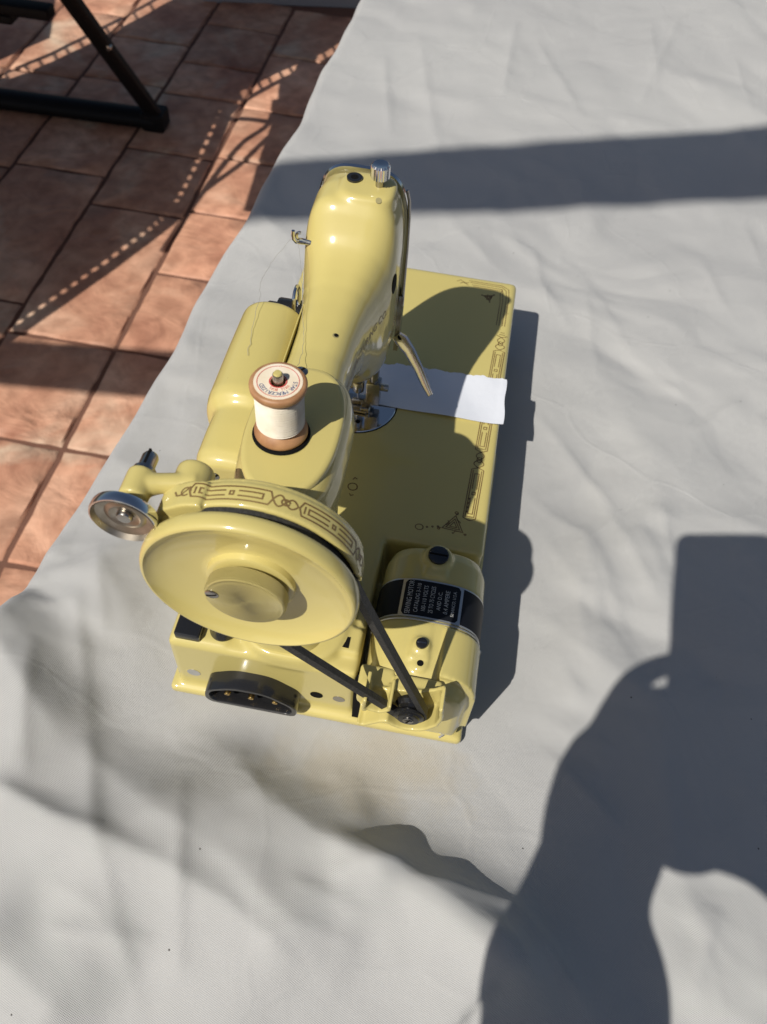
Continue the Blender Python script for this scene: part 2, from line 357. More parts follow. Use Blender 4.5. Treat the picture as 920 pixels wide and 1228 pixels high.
def lettering(name, items, m, parent, mapf, bold=0):
    """items: (text, size, u, v, rot, xscale) ; mapf(u, v) -> point"""
    bm = bmesh.new()
    for it in items:
        s, size, u, v, rot, xs = it
        me = text_mesh(s, size)
        b2 = bmesh.new(); b2.from_mesh(me); bpy.data.meshes.remove(me)
        bmesh.ops.subdivide_edges(b2, edges=[e for e in b2.edges if e.calc_length() > 1.2], cuts=2)
        vm = []
        for v_ in b2.verts:
            x, y = v_.co.x*xs, v_.co.y; X = u + x*math.cos(rot) - y*math.sin(rot); Y = v + x*math.sin(rot) + y*math.cos(rot)
            vm.append(bm.verts.new(mapf(X, Y)))
        b2.verts.index_update()
        for f in b2.faces:
            try: bm.faces.new([vm[w.index] for w in f.verts])
            except ValueError: pass
        b2.free()
    me = bpy.data.meshes.new(name); bm.to_mesh(me); bm.free()
    return place(name, me, m, parent)
def screw(name, c, r, axis, m, parent, h=1.6, slot=30, mslot=None, sgn=1):
    """slotted screw head; slot recessed as a dark groove piece proud of the head by a hair"""
    bm = bmesh.new()
    hh = h*sgn
    lathe(bm, [(0, 0), (r, 0), (r, hh*.55), (r*.8, hh*.9), (0, hh)] if sgn > 0 else [(0, 0), (r, 0), (r, hh*.55), (r*.8, hh*.9), (0, hh)], c, axis, 24, cap=False)
    o = finish(name, bm, m, parent)
    bm = bmesh.new(); w = r*.16; L = r*.82; a = math.radians(slot); q = [(-L, -w), (L, -w), (L, w), (-L, w)]
    pts = [(x*math.cos(a)-y*math.sin(a), x*math.sin(a)+y*math.cos(a)) for x, y in q]
    vs = [bm.verts.new(_ax(x, y, hh*1.03, c, axis)) for x, y in pts]; vt = [bm.verts.new(_ax(x, y, hh*.6, c, axis)) for x, y in pts]
    for i in range(4): bm.faces.new((vs[i], vs[(i+1) % 4], vt[(i+1) % 4], vt[i]))
    bm.faces.new(vs)
    finish('slot', bm, M['dark'], o if parent is None or parent.parent is None else parent, smooth=False)
    return o
def hole(c, r, axis, parent, m=None, d=.35, rim=True):
    """round opening: dark disc in a slightly raised rim"""
    bm = bmesh.new(); s = 1 if d > 0 else -1
    lathe(bm, [(0, d*.3), (r, d*.3)], c, axis, 20, cap=False)
    return finish('oil_hole', bm, m or M['dark'], parent)
def rounded(pts, r, n=5):
    out = []
    for i, p in enumerate(pts):
        a = Vector(pts[i-1]); b = Vector(pts[(i+1) % len(pts)]); p = Vector(p); da = (a-p).normalized(); db = (b-p).normalized()
        rr = min(r, (a-p).length*.45, (b-p).length*.45)
        for k in range(n+1):
            t = k/n; q = (p+da*rr)*(1-t)**2 + p*2*t*(1-t) + (p+db*rr)*t**2; out.append((q.x, q.y))
    return out
from mathutils.bvhtree import BVHTree
def bvh(o):
    me = o.data; w = worldloc(o)
    return BVHTree.FromPolygons([(v.co+w)*1000-Vector((0, 0, TZ)) for v in me.vertices], [tuple(p.vertices) for p in me.polygons])
def disc_at(name, loc, nrm, r, m, parent, h=.25, ry=None, seg=24):
    bm = bmesh.new(); q = nrm.to_track_quat('Z', 'Y')
    lathe(bm, [(0, -1), (r, -1), (r, h), (0, h)], (0, 0, 0), 'Z', seg, cap=False, scale=(1, (ry or r)/r))
    for v in bm.verts: v.co = loc + q @ v.co
    return finish(name, bm, m, parent)

# ================================================================ SEWING MACHINE
SM = empty('sewing_machine', (89, 115, 0), 'cream yellow portable electric sewing machine with gold scroll decals standing on the grey cloth', 'sewing machine')
E_ = M['enamel']
# ---- bed
bm = bmesh.new()
box(bm, 0, 178, 98, 236, 6, 64, 4, 3); box(bm, 0, 114, 0, 120, 6, 64, 4, 3)
box(bm, -5, 183.5, -5, 238, 0, 8, 3, 3)
box(bm, 2, 36, 3, 46, 55, 65.6, 2, 2)
loftZ(bm, [(58, 34, 112, -1, 84), (66, 38, 106, 0, 80), (70, 41, 103, 1, 77)], 3)
box(bm, 96, 113, 12, 30, 55, 67.5, 1.5, 2); box(bm, 150, 178, -2, 12, 4, 9.6, 1.5, 2)
BED = remeshed('bed', bm, E_, SM, 1.5, 4)
bm = bmesh.new(); box(bm, 99.5, 106, 15, 22, 67, 68.1); finish('bracket_slot', bm, M['dark'], SM, False)
bm = bmesh.new(); box(bm, 113.2, 118.5, -3.6, 6, 12, 58); finish('bed_notch', bm, M['dark'], SM, False)
# ---- extension flap
bm = bmesh.new(); box(bm, 0, 178, 237.2, 374, 40, 64, 5, 4)
FLAP = remeshed('extension_flap', bm, E_, SM, 1.6, 3)
bm = bmesh.new(); cyl(bm, (12, 352, 0), 8, 41, 'Z', 20, 1); finish('flap_foot', bm, M['rubber'], SM)
bm = bmesh.new(); cyl(bm, (166, 352, 0), 8, 41, 'Z', 20, 1); finish('flap_foot', bm, M['rubber'], SM)
disc_at('oil_hole', Vector((172.5, 334, 63.7)), Vector((0, 0, 1)), 1.1, M['dark'], SM)
disc_at('screw_hole', Vector((170, 4.5, 9.5)), Vector((0, 0, 1)), 2.1, M['oil'], SM)
disc_at('oil_hole', Vector((90, 170, 63.7)), Vector((0, 0, 1)), 1.1, M['dark'], SM)
# ---- arm casting: head, beam, pillar
bm = bmesh.new()
loftY(bm, [(229, 43.5, 93.5, 116, 233, 4), (226, 41.5, 95, 113, 237, 4.3), (214, 40.5, 96, 112, 239, 4.4), (199, 40.5, 96, 112, 239, 4.3), (195.5, 40.6, 95.9, 112.5, 237.6, 4.2), (192, 40.9, 95.8, 113, 234, 4.0), (188.5, 41.2, 95.5, 114, 229, 3.7), (185, 41.5, 95.2, 115, 224.3, 3.5), (180.5, 42, 94.2, 117, 220, 3.3), (175, 43, 93, 121, 217, 3.2),
           (168, 44.5, 91, 127, 214.3, 3.1), (158, 46.5, 88.8, 140, 211.6, 2.9), (146, 48.5, 86.6, 152, 210, 2.9), (130, 50, 84.8, 160, 208.8, 2.9), (110, 50.2, 83.8, 163, 208, 2.9), (90, 49, 85, 162, 209, 3), (60, 47, 90, 158, 212, 3.1), (30, 47, 94, 158, 215, 3.2)])
loftZ(bm, [(60, 41, 95, 2, 78), (75, 43, 91.5, 4, 72), (120, 44, 91.5, 5, 66), (165, 44, 92, 4, 70), (186, 45, 95, 1, 80), (204, 46, 97, 0, 88), (216, 48, 95, 2, 86), (221.4, 51, 92, 6, 80)], 3.0)
lathe(bm, [(25, -11), (27, -8), (28, 6)], (71, 0, 190), 'Y', 40)                       # bearing boss behind the wheel
loftZ(bm, [(234, 57, 91, 195, 225, 3.2), (240, 58, 90, 197, 224, 3.2), (241.4, 59.5, 88.5, 198.5, 222, 3.2)], 3.2)   # pad on the head
box(bm, 62, 77, -5, 8, 206, 216, 2, 2)
ARM = remeshed('arm', bm, E_, SM, 1.35, 8, .5)
AB = bvh(ARM)
def on_arm(p, d):
    loc, nrm, i, dist = AB.ray_cast(Vector(p), Vector(d).normalized()); return loc, nrm
for x, y, r in ((74, 123, 1.6), (82, 198.5, 1.7)):
    l_, n_ = on_arm((x, y, 300), (0, 0, -1)); disc_at('oil_hole', l_, n_, r, M['oil'], SM, .15); disc_at('oil_hole', l_ + Vector((.35, .3, .05)), n_, r*.72, M['dark'], SM, .2)
l_, n_ = on_arm((140, 190, 193), (-1, 0, 0)); disc_at('access_hole', l_, n_, 4.6, M['dark'], SM, .2, 6.5)
l_, n_ = on_arm((65.5, 214, 300), (0, 0, -1)); disc_at('oil_cap', l_, n_, 4.4, M['bakelite'], SM, 1.2); disc_at('cap_hole', l_+Vector((0, 0, 1.2)), n_, 2.2, M['dark'], SM, .1)
l_, n_ = on_arm((70.5, -40, 211.5), (0, 1, 0)); disc_at('screw_hole', l_, n_, 2.2, M['oil'], SM, .15); disc_at('oil_hole', l_+Vector((.6, 0, .3)), n_, 1.4, M['dark'], SM, .2)
# arm cap round the spool pin
bm = bmesh.new(); loftZ(bm, [(219, 49.8, 93, 4, 81.5, 2.4), (223, 49.6, 93.2, 3.8, 81.8, 2.4), (224.1, 50.6, 92.2, 4.9, 80.6, 2.4), (224.3, 52.4, 90.4, 6.9, 78.6, 2.4)], 2.6, 72)
finish('arm_cap', bm, E_, SM, sharp=60)
screw('cap_screw', (66.5, 77, 224), 3.4, 'Z', M['steel'], SM, 1.1, 60)
bm = bmesh.new(); lathe(bm, [(0, 0), (12.6, 0), (13.2, .8), (12.6, 1.7), (0, 1.7)], (67, 36.8, 224.3), 'Z', 40, cap=False); finish('felt_pad', bm, M['felt'], SM)
bm = bmesh.new(); cyl(bm, (67, 36.8, 225), 2.3, 37.5, 'Z', 16, .5)
finish('spool_pin', bm, M['steel'], SM)
bm = bmesh.new(); lathe(bm, [(0, 0), (2.0, 0), (1.6, .7), (0, .9)], (67, 36.8, 262.5), 'Z', 16, cap=False); finish('pin_tip', bm, M['enamel'], SM)
# ---- lamp housing
bm = bmesh.new()
loftY(bm, [(152, 15, 51, 153, 198, 2.4), (150, 13.3, 53, 152, 199.8, 2.4), (120, 13, 54, 152, 200.4, 2.4), (84, 13, 54, 152, 200.2, 2.4), (79, 14, 54, 153, 199, 2.4), (76, 16.5, 52, 157, 196, 2.4)], 2.4)
loftY(bm, [(82, 19.5, 56, 160, 195, 2.8), (62, 19, 56, 162, 195, 2.8), (46, 19, 55, 164, 194, 2.8), (41, 20.5, 54, 167, 192, 2.8), (38.5, 23.5, 52, 170, 189, 2.8)], 2.8)
LAMP = remeshed('lamp_housing', bm, E_, SM, 1.3, 5)
LB = bvh(LAMP)
bm = bmesh.new(); box(bm, 49.6, 50.3, 104, 152, 186, 200.6, .25, 1); finish('lamp_flange', bm, E_, SM)
l_, n_, _i, _d = LB.ray_cast(Vector((31, -40, 181)), Vector((0, 1, 0)))
screw('lamp_screw', (30.5, l_.y+1.4, 181), 3.3, 'Y', M['steel'], SM, 1.8, 40, sgn=-1)
bm = bmesh.new(); cyl(bm, (39, 34, 172), 3.2, 5, 'Y', 20); finish('socket_hole', bm, M['oil'], SM)
bm = bmesh.new(); cyl(bm, (30, 168, 178), 8, 18, 'X', 20, 1.5); cyl(bm, (24, 168, 178), 5, 8, 'X', 20, 1); finish('tension_knob', bm, M['bakelite'], SM)
bm = bmesh.new(); tube(bm, [(43, 163+7*math.sin(a), 192+9*math.cos(a)) for a in [i*.35 for i in range(-7, 9)]], 1.1, 8); finish('check_spring', bm, M['chrome'], SM)
# ---- handwheel
HW = (70.6, 0, 209.6)
prof = [(0, -10), (34, -10), (40.5, -11.5), (41, -14), (36, -16.5), (36.2, -21.5), (36.2, -29.6), (43.5, -30.2), (45.6, -30.6), (46.4, -31.6), (46.6, -33), (46.6, -35), (46.3, -36.6), (45.7, -37.9), (44.9, -38.5), (44.2, -38.5), (43.6, -37.9), (42.6, -36.9), (40, -35.3), (36, -33.7), (31, -32.4), (26, -31.6), (22, -31.2), (20.2, -31.1)]
prof += [(19.2, -31.4), (18.8, -34.0), (17.8, -34.6), (13, -34.6), (0, -34.6)]
bm = bmesh.new(); lathe(bm, prof, HW, 'Y', 128, cap=False)
WHEEL = finish('handwheel', bm, E_, SM, sharp=38)
kc = (HW[0], 0, HW[2])
bm = bmesh.new(); lathe(bm, [(0, -33), (13, -33), (13, -36), (16.6, -36.2), (17.3, -36.8), (17.4, -41.4), (16.8, -42.6), (15.9, -43.1), (14.5, -43.3), (8, -43.4), (0, -43.4)], (kc[0], 0, kc[2]), 'Y', 96, cap=False)
KN = finish('clamp_knob', bm, M['enamel_dull'], WHEEL, sharp=30, origin=kc)
screw('stop_screw', (57.2, -43.1, 212.5), 2.9, 'Y', M['steel'], WHEEL, 1.0, 20, sgn=-1)
# ---- belt guard with bobbin winder
gc = (72.0, 208.6)
def arc_strip(bm, c, r0, r1, y0, y1, a0, a1, n=48, taper=None):
    prof = [(r0, y0), (r1-.9, y0), (r1, y0+.9), (r1, y1-.9), (r1-.9, y1), (r0, y1)]
    rings = []
    for i in range(n+1):
        a = math.radians(a0+(a1-a0)*i/n); t = min(1, i/n*9, (n-i)/n*9+.35)
        rings.append([bm.verts.new((c[0]+r*math.cos(a), (y-(y0+y1)/2)*(.35+.65*t if taper else 1)+(y0+y1)/2, c[1]+r*math.sin(a))) for r, y in prof])
    _skin(bm, rings)
bm = bmesh.new(); arc_strip(bm, gc, 41.4, 43.9, -25.0, -12.8, -4, 143, 56, True)
arc_strip(bm, gc, 30, 43.4, -13.2, -10.6, 10, 143, 40)
extrude_poly(bm, rounded([(31, 227), (38, 226), (52, 240), (52, 250), (44, 248), (32, 240)], 3, 4), 'Y', -26.5, -14); cyl(bm, (35.5, -28, 232.5), 5.4, 13, 'Y', 24, 1.2)
GUARD = remeshed('belt_guard', bm, E_, SM, .75, 4)
screw('pivot_screw', (35.5, -27.6, 232.5), 2.7, 'Y', M['steel'], SM, .9, 30, sgn=-1)
bm = bmesh.new(); cyl(bm, (36.5, -21, 226), 6, 7, 'Y', 24, 1); finish('pivot_bushing', bm, M['enamel'], SM)
bc = (21.4, 240.0)
bm = bmesh.new()
cyl(bm, (bc[0], -23, bc[1]), 6.2, 14, 'Y', 28, 1.2)
tube(bm, [(bc[0]+2, -15, bc[1]), (30, -13, bc[1]+.5), (38, -11, bc[1]), (43, -10, bc[1]-1)], [5.4, 4.4, 4.6, 6], 18)
cyl(bm, (41, -13, 236.5), 8.2, 13, 'Y', 32, 2)
box(bm, 31, 40, -22, -8, 226, 236, 2.5, 2)
WIND = remeshed('winder_bracket', bm, E_, SM, .8, 5)
disc_at('screw_hole', Vector((bc[0]-1.5, -20.7, bc[1]+4)), Vector((0, -1, .3)), 1.3, M['dark'], SM)
bm = bmesh.new()
lathe(bm, [(0, -24), (3, -24), (3, -28.6), (12.2, -28.6), (13.4, -29), (13.8, -30), (13.9, -32.6), (13.6, -33.6), (13.0, -33.7), (12.8, -32.6), (12.2, -31.4), (8.6, -30.4), (7.4, -30.8), (6.4, -31), (5.4, -30.4), (0, -30.2)], (bc[0], 0, bc[1]), 'Y', 64, cap=False)
WW = finish('winder_wheel', bm, M['chrome'], SM, sharp=30)
bm = bmesh.new(); lathe(bm, [(0, 0), (3.4, 0), (3.4, -1.2), (2.8, -2.2), (0, -2.6)], (bc[0], -30.3, bc[1]), 'Y', 24, cap=False); finish('hub', bm, M['steel'], WW)
bm = bmesh.new(); lathe(bm, [(3.6, -.2), (5.2, -.3), (6.4, -1.0), (7.4, -.9), (8.6, -.3), (12.0, -1.2), (12.9, -3.6)], (bc[0], -30.4, bc[1]), 'Y', 48, cap=False); finish('dish_lining', bm, M['tarnish'], WW)
bm = bmesh.new(); lathe(bm, [(0, -10), (4.8, -10), (4.8, -7.4), (3.5, -6.8), (3.5, -.6), (2.8, .8), (0, 1.0)], (bc[0], 0, bc[1]), 'Y', 24, cap=False)
SP = finish('winder_spindle', bm, M['steel'], SM)
bm = bmesh.new(); box(bm, bc[0]-.5, bc[0]+.5, -6, 1.2, bc[1]-3.8, bc[1]+3.8); finish('slot', bm, M['dark'], SP, False)
# ---- motor
mcx, mcz = 149.8, 50.0
def arch(grow=0, n=36, zb=10):
    w_, h_ = 33+grow, 34+grow
    P = [sup(math.pi*i/n, w_, h_, 2.9) for i in range(n+1)]
    return [(mcx+w_, zb)] + [(mcx+a, mcz+b) for a, b in P] + [(mcx-w_, zb)]
def archloft(bm, secs):
    rings = []
    for y, g, zb in secs: rings.append([bm.verts.new((u, y, v)) for u, v in arch(g, 36, zb)])
    _skin(bm, rings)
bm = bmesh.new()
archloft(bm, [(-8, -10, 24), (-6, -6.5, 17), (-2, -4, 13), (4, -2.2, 11), (14, -.9, 11), (28, -.2, 11), (32, -.2, 11), (34, -1, 11), (60.5, -1, 11), (62.5, -.4, 11), (78, -.8, 12), (85, -3, 16), (88, -8, 22)])
lathe(bm, [(11, 0), (10, 3), (9.2, 5.5), (8.0, 7)], (149, 77, 80), 'Z', 28)
box(bm, 141.5, 156.5, 63, 84, 76, 85.6, 3, 2)
lathe(bm, [(5.6, 0), (5.4, 5), (4.4, 6)], (147.6, 17, 80), 'Z', 20); lathe(bm, [(5.2, 0), (5.0, 4), (4.2, 5)], (148.4, 6.5, 78.5), 'Z', 20)
box(bm, 141, 153.5, 8, 33, 76, 84.4, 2, 2)
rp_ = [p for p in arch(1.3, 36, 20) if p[0] > 156.5]; extrude_poly(bm, rp_ + [(156.5, 60), (175, 20)], 'Y', 0, 31)
MO = remeshed('motor', bm, E_, SM, 1.1, 4)
bm = bmesh.new(); cyl(bm, (149, 77, 86.6), 6.4, 2.2, 'Z', 28, .7); oc = finish('brush_cap', bm, M['bakelite'], MO)
bm = bmesh.new(); box(bm, 143.5, 154.5, 76.4, 77.6, 88.75, 88.95); finish('slot', bm, M['dark'], MO, False)
bm = bmesh.new(); cyl(bm, (147.6, 17, 85.6), 3.4, 2.2, 'Z', 22, .6); finish('motor_screw', bm, M['bakelite'], MO)
bm = bmesh.new(); box(bm, 145.1, 150.1, 16.7, 17.3, 87.7, 87.95); finish('slot', bm, M['steel'], MO, False)
disc_at('oil_hole', Vector((148.6, 6.2, 83.4)), Vector((0, -.1, 1)), 1.9, M['dark'], MO)
# arc-length table of the housing outline, measured from the top
_tp = [sup(t, 33, 34, 2.9) for t in [math.pi/2*i/400 for i in range(401)]][::-1]
_tp = [(mcx+a, mcz+b) for a, b in _tp]; _ts = [0]
for p, q in zip(_tp, _tp[1:]): _ts.append(_ts[-1]+math.hypot(q[0]-p[0], q[1]-p[1]))
AEND = _ts[-1]
def mcyl(u, a, h=0):      # u along y, a = arc length from the top, positive to +x
    s_ = abs(a); i = min(399, max(0, int(np.searchsorted(_ts, s_))-1)); f = (s_-_ts[i])/max(1e-6, _ts[i+1]-_ts[i]); p, q = _tp[i], _tp[i+1]
    x, z = p[0]+(q[0]-p[0])*f, p[1]+(q[1]-p[1])*f; t = Vector((q[0]-p[0], q[1]-p[1])).normalized(); nx_, nz_ = -t.y, t.x
    if nz_ < 0: nx_, nz_ = -nx_, -nz_
    if abs(nz_) < 1e-3 and nx_ < 0: nx_ = -nx_
    x += nx_*h; z += nz_*h
    return Vector((x if a >= 0 else 2*mcx-x, u, z))
def band(name, u0, u1, a0, a1, h0, h1, m, parent, n=30, cr_=0):
    bm = bmesh.new(); rings = []
    for i in range(n+1):
        a = a0+(a1-a0)*i/n; k = 0
        if cr_: d = min(a-a0, a1-a); k = cr_*(1-min(1, d/cr_))**2
        rings.append([bm.verts.new(mcyl(u, a, h)) for u, h in ((u0+k, h0), (u0+k, h1), (u1-k, h1), (u1-k, h0))])
    _skin(bm, rings); return finish(name, bm, m, parent, sharp=30)
u0, u1 = 34.6, 60.6
PL = band('nameplate', u0, u1, -AEND-2+2, AEND, -1.2, .1, M['silver'], MO, 60)
band('plate_panel', u0+1, u1-1, -AEND+2, -19.2, .05, .24, M['plate'], MO, 20)
band('plate_panel', u0+1, u1-1, -17.4, 16.2, .05, .24, M['plate'], MO, 24, 2)
band('plate_panel', u0+1, u1-1, 18, AEND-2, .05, .24, M['plate'], MO, 20)
txt = [('SEWING MOTOR', 4.5, -13.6, 1), ('CATALOG 3-110', 3.5, -8.9, .95), ('100-110 VOLTS', 3.7, -4.6, .92), ('25 TO 75 CYCLES', 3.8, -.2, .9), ('AND D.C.', 3.4, 4.2, .9), ('0.4 AMPERE', 3.7, 8.5, .9), ('SIMANCO, U.S.A.', 2.9, 12.7, .95)]
items = []
for s, z_, v_, w_ in txt:
    wid = len(s)*z_*.6*w_; fx = min(w_, w_*22.5/wid)
    items.append((s, z_, (u0+u1)/2, -v_, 0, fx*.95))
lettering('plate_lettering', items, M['platetext'], MO, lambda u, v: mcyl(u, -v, .34))
bm = bmesh.new(); tube(bm, [(u, 33, v) for u, v in arch(.2, 40, 12)], .55, 6)
tube(bm, [(183.4, 33, 60), (183.4, 28, 44), (182.8, 16, 28), (179, 3, 15), (169, -6, 11)], .8, 6); finish('motor_seam', bm, M['silver'], MO)
# pulley, shield, belt
pc = (147.2, 77.0)
bm = bmesh.new(); lathe(bm, [(0, -4), (5, -4), (5, -15), (8.4, -15), (8.8, -16.5), (6.6, -18.5), (6.6, -20.5), (8.6, -22.6), (8.4, -24), (6.2, -24.4), (6.0, -25.6), (0, -25.8)], (pc[0], 0, pc[1]), 'Y', 36, cap=False)
PU = finish('motor_pulley', bm, M['bakelite'], SM, sharp=30)
screw('pulley_screw', (pc[0], -25.6, pc[1]), 3.0, 'Y', M['steel'], PU, 1.0, 70, sgn=-1)
bm = bmesh.new()
sh = [(119, 58), (123, 57), (132, 67)] + [(pc[0]+14*math.cos(math.radians(a)), pc[1]+14*math.sin(math.radians(a))) for a in range(215, 345, 10)] + [(163, 76), (164.5, 86), (163, 98)]
def lipstrip(bm, pts, y0, y1, th):
    for s in (0,):
        A = []
        for i, p in enumerate(pts):
            a = pts[max(0, i-1)]; b = pts[min(len(pts)-1, i+1)]; t = Vector((b[0]-a[0], b[1]-a[1])).normalized(); n_ = Vector((-t.y, t.x))
            A.append([bm.verts.new((p[0]+n_.x*w, y, p[1]+n_.y*w)) for w, y in ((th/2, y0), (th/2, y1), (-th/2, y1), (-th/2, y0))])
        _skin(bm, A)
lipstrip(bm, sh, -26, -11, 2.2)
extrude_poly(bm, sh + [(158, 92), (150, 86), (140, 84), (122, 80)], 'Y', -12.6, -10.6)
lipstrip(bm, [(122, 78), (122.5, 92)], -26, -8, 2.0); lipstrip(bm, [(122, 79), (131, 77), (136, 82), (136, 88)], -25, -8, 2.0)
box(bm, 116, 136, -13, 2, 58, 80, 2, 2); box(bm, 136, 163, -11, -2, 60, 84, 2, 2)
remeshed('belt_shield', bm, E_, SM, .9, 3)
by = -20.0; R1, R2 = 39.2, 8.0
c1 = Vector((HW[0], HW[2])); c2 = Vector(pc); dv = c2-c1; D_ = dv.length; base_a = math.atan2(dv.y, dv.x); off = math.acos((R1-R2)/D_)
path = []
a1, a2 = base_a+off, base_a-off+2*math.pi
for i in range(49):
    a = a1+(a2-a1)*i/48; path.append((c1.x+R1*math.cos(a), c1.y+R1*math.sin(a)))
ln_a = path[-1]; e1 = (c2.x+R2*math.cos(a2), c2.y+R2*math.sin(a2))
for i in range(1, 12): path.append((ln_a[0]+(e1[0]-ln_a[0])*i/12, ln_a[1]+(e1[1]-ln_a[1])*i/12))
for i in range(13):
    a = a2+(a1+2*math.pi-a2)*i/12; path.append((c2.x+R2*math.cos(a), c2.y+R2*math.sin(a)))
e2 = path[-1]; st_ = path[0]
for i in range(1, 12): path.append((e2[0]+(st_[0]-e2[0])*i/12, e2[1]+(st_[1]-e2[1])*i/12))
bm = bmesh.new(); rings = []
N = len(path)
for i, p in enumerate(path):
    a = path[i-1]; b = path[(i+1) % N]; t = Vector((b[0]-a[0], b[1]-a[1])).normalized(); n_ = Vector((t.y, -t.x))
    by = -24.6 + 4.4*min(1, max(0, (math.hypot(p[0]-c1.x, p[1]-c1.y)-R1)/(D_-R1)))
    rings.append([bm.verts.new((p[0]+n_.x*w, by+y, p[1]+n_.y*w)) for w, y in ((1.9, -2.6), (1.9, 2.8), (-1.9, 1.8), (-1.9, -1.8))])
for A, B in zip(rings, rings[1:]+rings[:1]):
    for i in range(4): bm.faces.new((A[i], B[i], B[(i+1) % 4], A[(i+1) % 4]))
finish('drive_belt', bm, M['rubber'], SM, sharp=30)
# ---- socket on the near end
def offs(pts, k):
    c = (sum(p[0] for p in pts)/len(pts), sum(p[1] for p in pts)/len(pts))
    return [(c[0]+(p[0]-c[0])*k[0], c[1]+(p[1]-c[1])*k[1]) for p in pts]
so_ = rounded([(22, 14), (80, 14), (80, 27), (62, 41), (40, 41), (22, 30)], 7)
bm = bmesh.new(); inn = offs(so_, (.88, .78))
rings = [[bm.verts.new((u, y, v)) for u, v in P] for P, y in ((so_, 2), (so_, -10.5), (offs(so_, (.985, .97)), -11.8), (offs(inn, (1.02, 1.03)), -11.8), (inn, -11), (inn, -3))]
_skin(bm, rings)
SO = finish('socket', bm, M['bakelite'], SM, sharp=40)
bm = bmesh.new(); box(bm, 36, 47, -4, -3, 18, 34); box(bm, 55, 66, -4, -3, 18, 34); finish('socket_recess', bm, M['dark'], SO, False)
for x in (36, 51, 66):
    bm = bmesh.new(); cyl(bm, (x, -10.2, 25.5), 1.9, 8, 'Y', 14, .7); finish('pin', bm, M['brass'], SO)
for x, z, r, m_ in ((12, 26, 4.2, M['chrome']), (90, 27, 4.0, M['dark']), (104, 27, 3.8, M['steel'])):
    l_, n_, _i, _d = bvh(BED).ray_cast(Vector((x, -40, z)), Vector((0, 1, 0)))
    disc_at('wall_screw' if m_ != M['dark'] else 'oil_hole', l_, Vector((0, -1, 0)), r, m_, SM, .3)
# ---- switch, knob, thumb nut on the near left corner
bm = bmesh.new(); box(bm, 4.5, 20, 2.5, 40, 64, 71, 1.6, 3); box(bm, -1, 15, 20, 46, 60, 84, 4, 3); finish('light_switch', bm, M['bakelite'], SM)
bm = bmesh.new(); lathe(bm, [(0, 0), (7.8, 0), (7.8, 1.5), (6, 5), (6, 11), (0, 12)], (31, 13, 65.4), 'Z', 28, cap=False); finish('terminal_knob', bm, M['bakelite'], SM)
bm = bmesh.new(); cyl(bm, (-7, 24, 71), 4, 6, 'X', 12, .8); finish('thumb_nut', bm, M['chrome'], SM)
M['bright'] = mat('brushed_nickel', (.68, .67, .64), .22, 1, bump=(250, .0001, 3))
# ---- head fittings
bm = bmesh.new(); rings = []
for y, g in ((228.6, .6), (230.6, 1.2), (231.4, .4)):
    rings.append([bm.verts.new((68.2+a, y, 175.5+b)) for a, b in [sup(2*math.pi*i/64, 27.6+g, 63.2+g, 3.8) for i in range(64)]])
_skin(bm, rings); finish('face_plate', bm, M['chrome'], SM, sharp=40)
bm = bmesh.new(); tube(bm, [(94, 229.6, 229), (95.8, 229.6, 222), (96.6, 229.4, 212), (97.2, 229, 190), (97.4, 228, 160), (97.2, 225, 148)], [.9, 1, 1, 1, 1.1, 1.8], 8, 1.0)
extrude_poly(bm, [(214, 118), (227, 122), (229, 146), (224, 156), (219, 150), (216, 134)], 'X', 95.6, 98.6); finish('lifter_bracket', bm, M['steel'], SM)
bm = bmesh.new(); cyl(bm, (80.3, 211, 240.6), 2.4, 7, 'Z', 18); finish('adjuster_shaft', bm, M['steel'], SM)
bm = bmesh.new(); rings = []
for z, r in ((246, 4.2), (246.8, 4.9), (253.5, 4.9), (254.6, 4.3), (254.2, 2.4), (254.0, .01)):
    rings.append([bm.verts.new((80.3+(r+(.5 if i % 2 and r > 4.5 else 0))*math.cos(2*math.pi*i/44), 211+(r+(.5 if i % 2 and r > 4.5 else 0))*math.sin(2*math.pi*i/44), z)) for i in range(44)])
_skin(bm, rings); finish('pressure_screw', bm, M['chrome'], SM, sharp=20)
bm = bmesh.new(); cyl(bm, (74, 209, 84), 2.9, 34, 'Z', 18); finish('needle_bar', bm, M['steel'], SM)
bm = bmesh.new(); cyl(bm, (74, 209, 80), 4.3, 9, 'Z', 18, .6); cyl(bm, (66, 209, 84), 2.8, 6, 'X', 14, .5); finish('needle_clamp', bm, M['steel'], SM)
bm = bmesh.new(); tube(bm, [(74, 209, 82), (74, 209, 70), (74, 209, 65)], [.9, .7, .15], 8); finish('needle', bm, M['chrome'], SM)
bm = bmesh.new(); cyl(bm, (85, 209, 76), 3.3, 42, 'Z', 18); finish('presser_bar', bm, M['steel'], SM)
bm = bmesh.new(); box(bm, 80, 90, 204.5, 213.5, 71, 92, 1.2, 2); cyl(bm, (87, 209, 86), 2.6, 8.5, 'X', 16, .6); box(bm, 70, 86, 206, 212, 68, 73, 1, 2)
box(bm, 66, 82, 200, 206.6, 65.5, 67.2, .5, 1); box(bm, 66, 82, 210.2, 217, 65.5, 67.2, .5, 1); box(bm, 77, 84, 201, 217, 65.5, 69, .7, 1); finish('presser_foot', bm, M['steel'], SM)
bm = bmesh.new(); pts = [(97, 215, 131), (101, 214, 128), (107, 211, 123), (115, 205, 114), (121, 199, 107), (126, 193, 103)]
tube(bm, pts, [4.4, 6.2, 5.2, 4.2, 3.8, 2.6], 12, .42); finish('presser_lifter', bm, M['bright'], SM)
disc_at('pivot_hole', Vector((100.2, 213, 132)), Vector((.4, -.5, .75)), 2.0, M['dark'], SM)
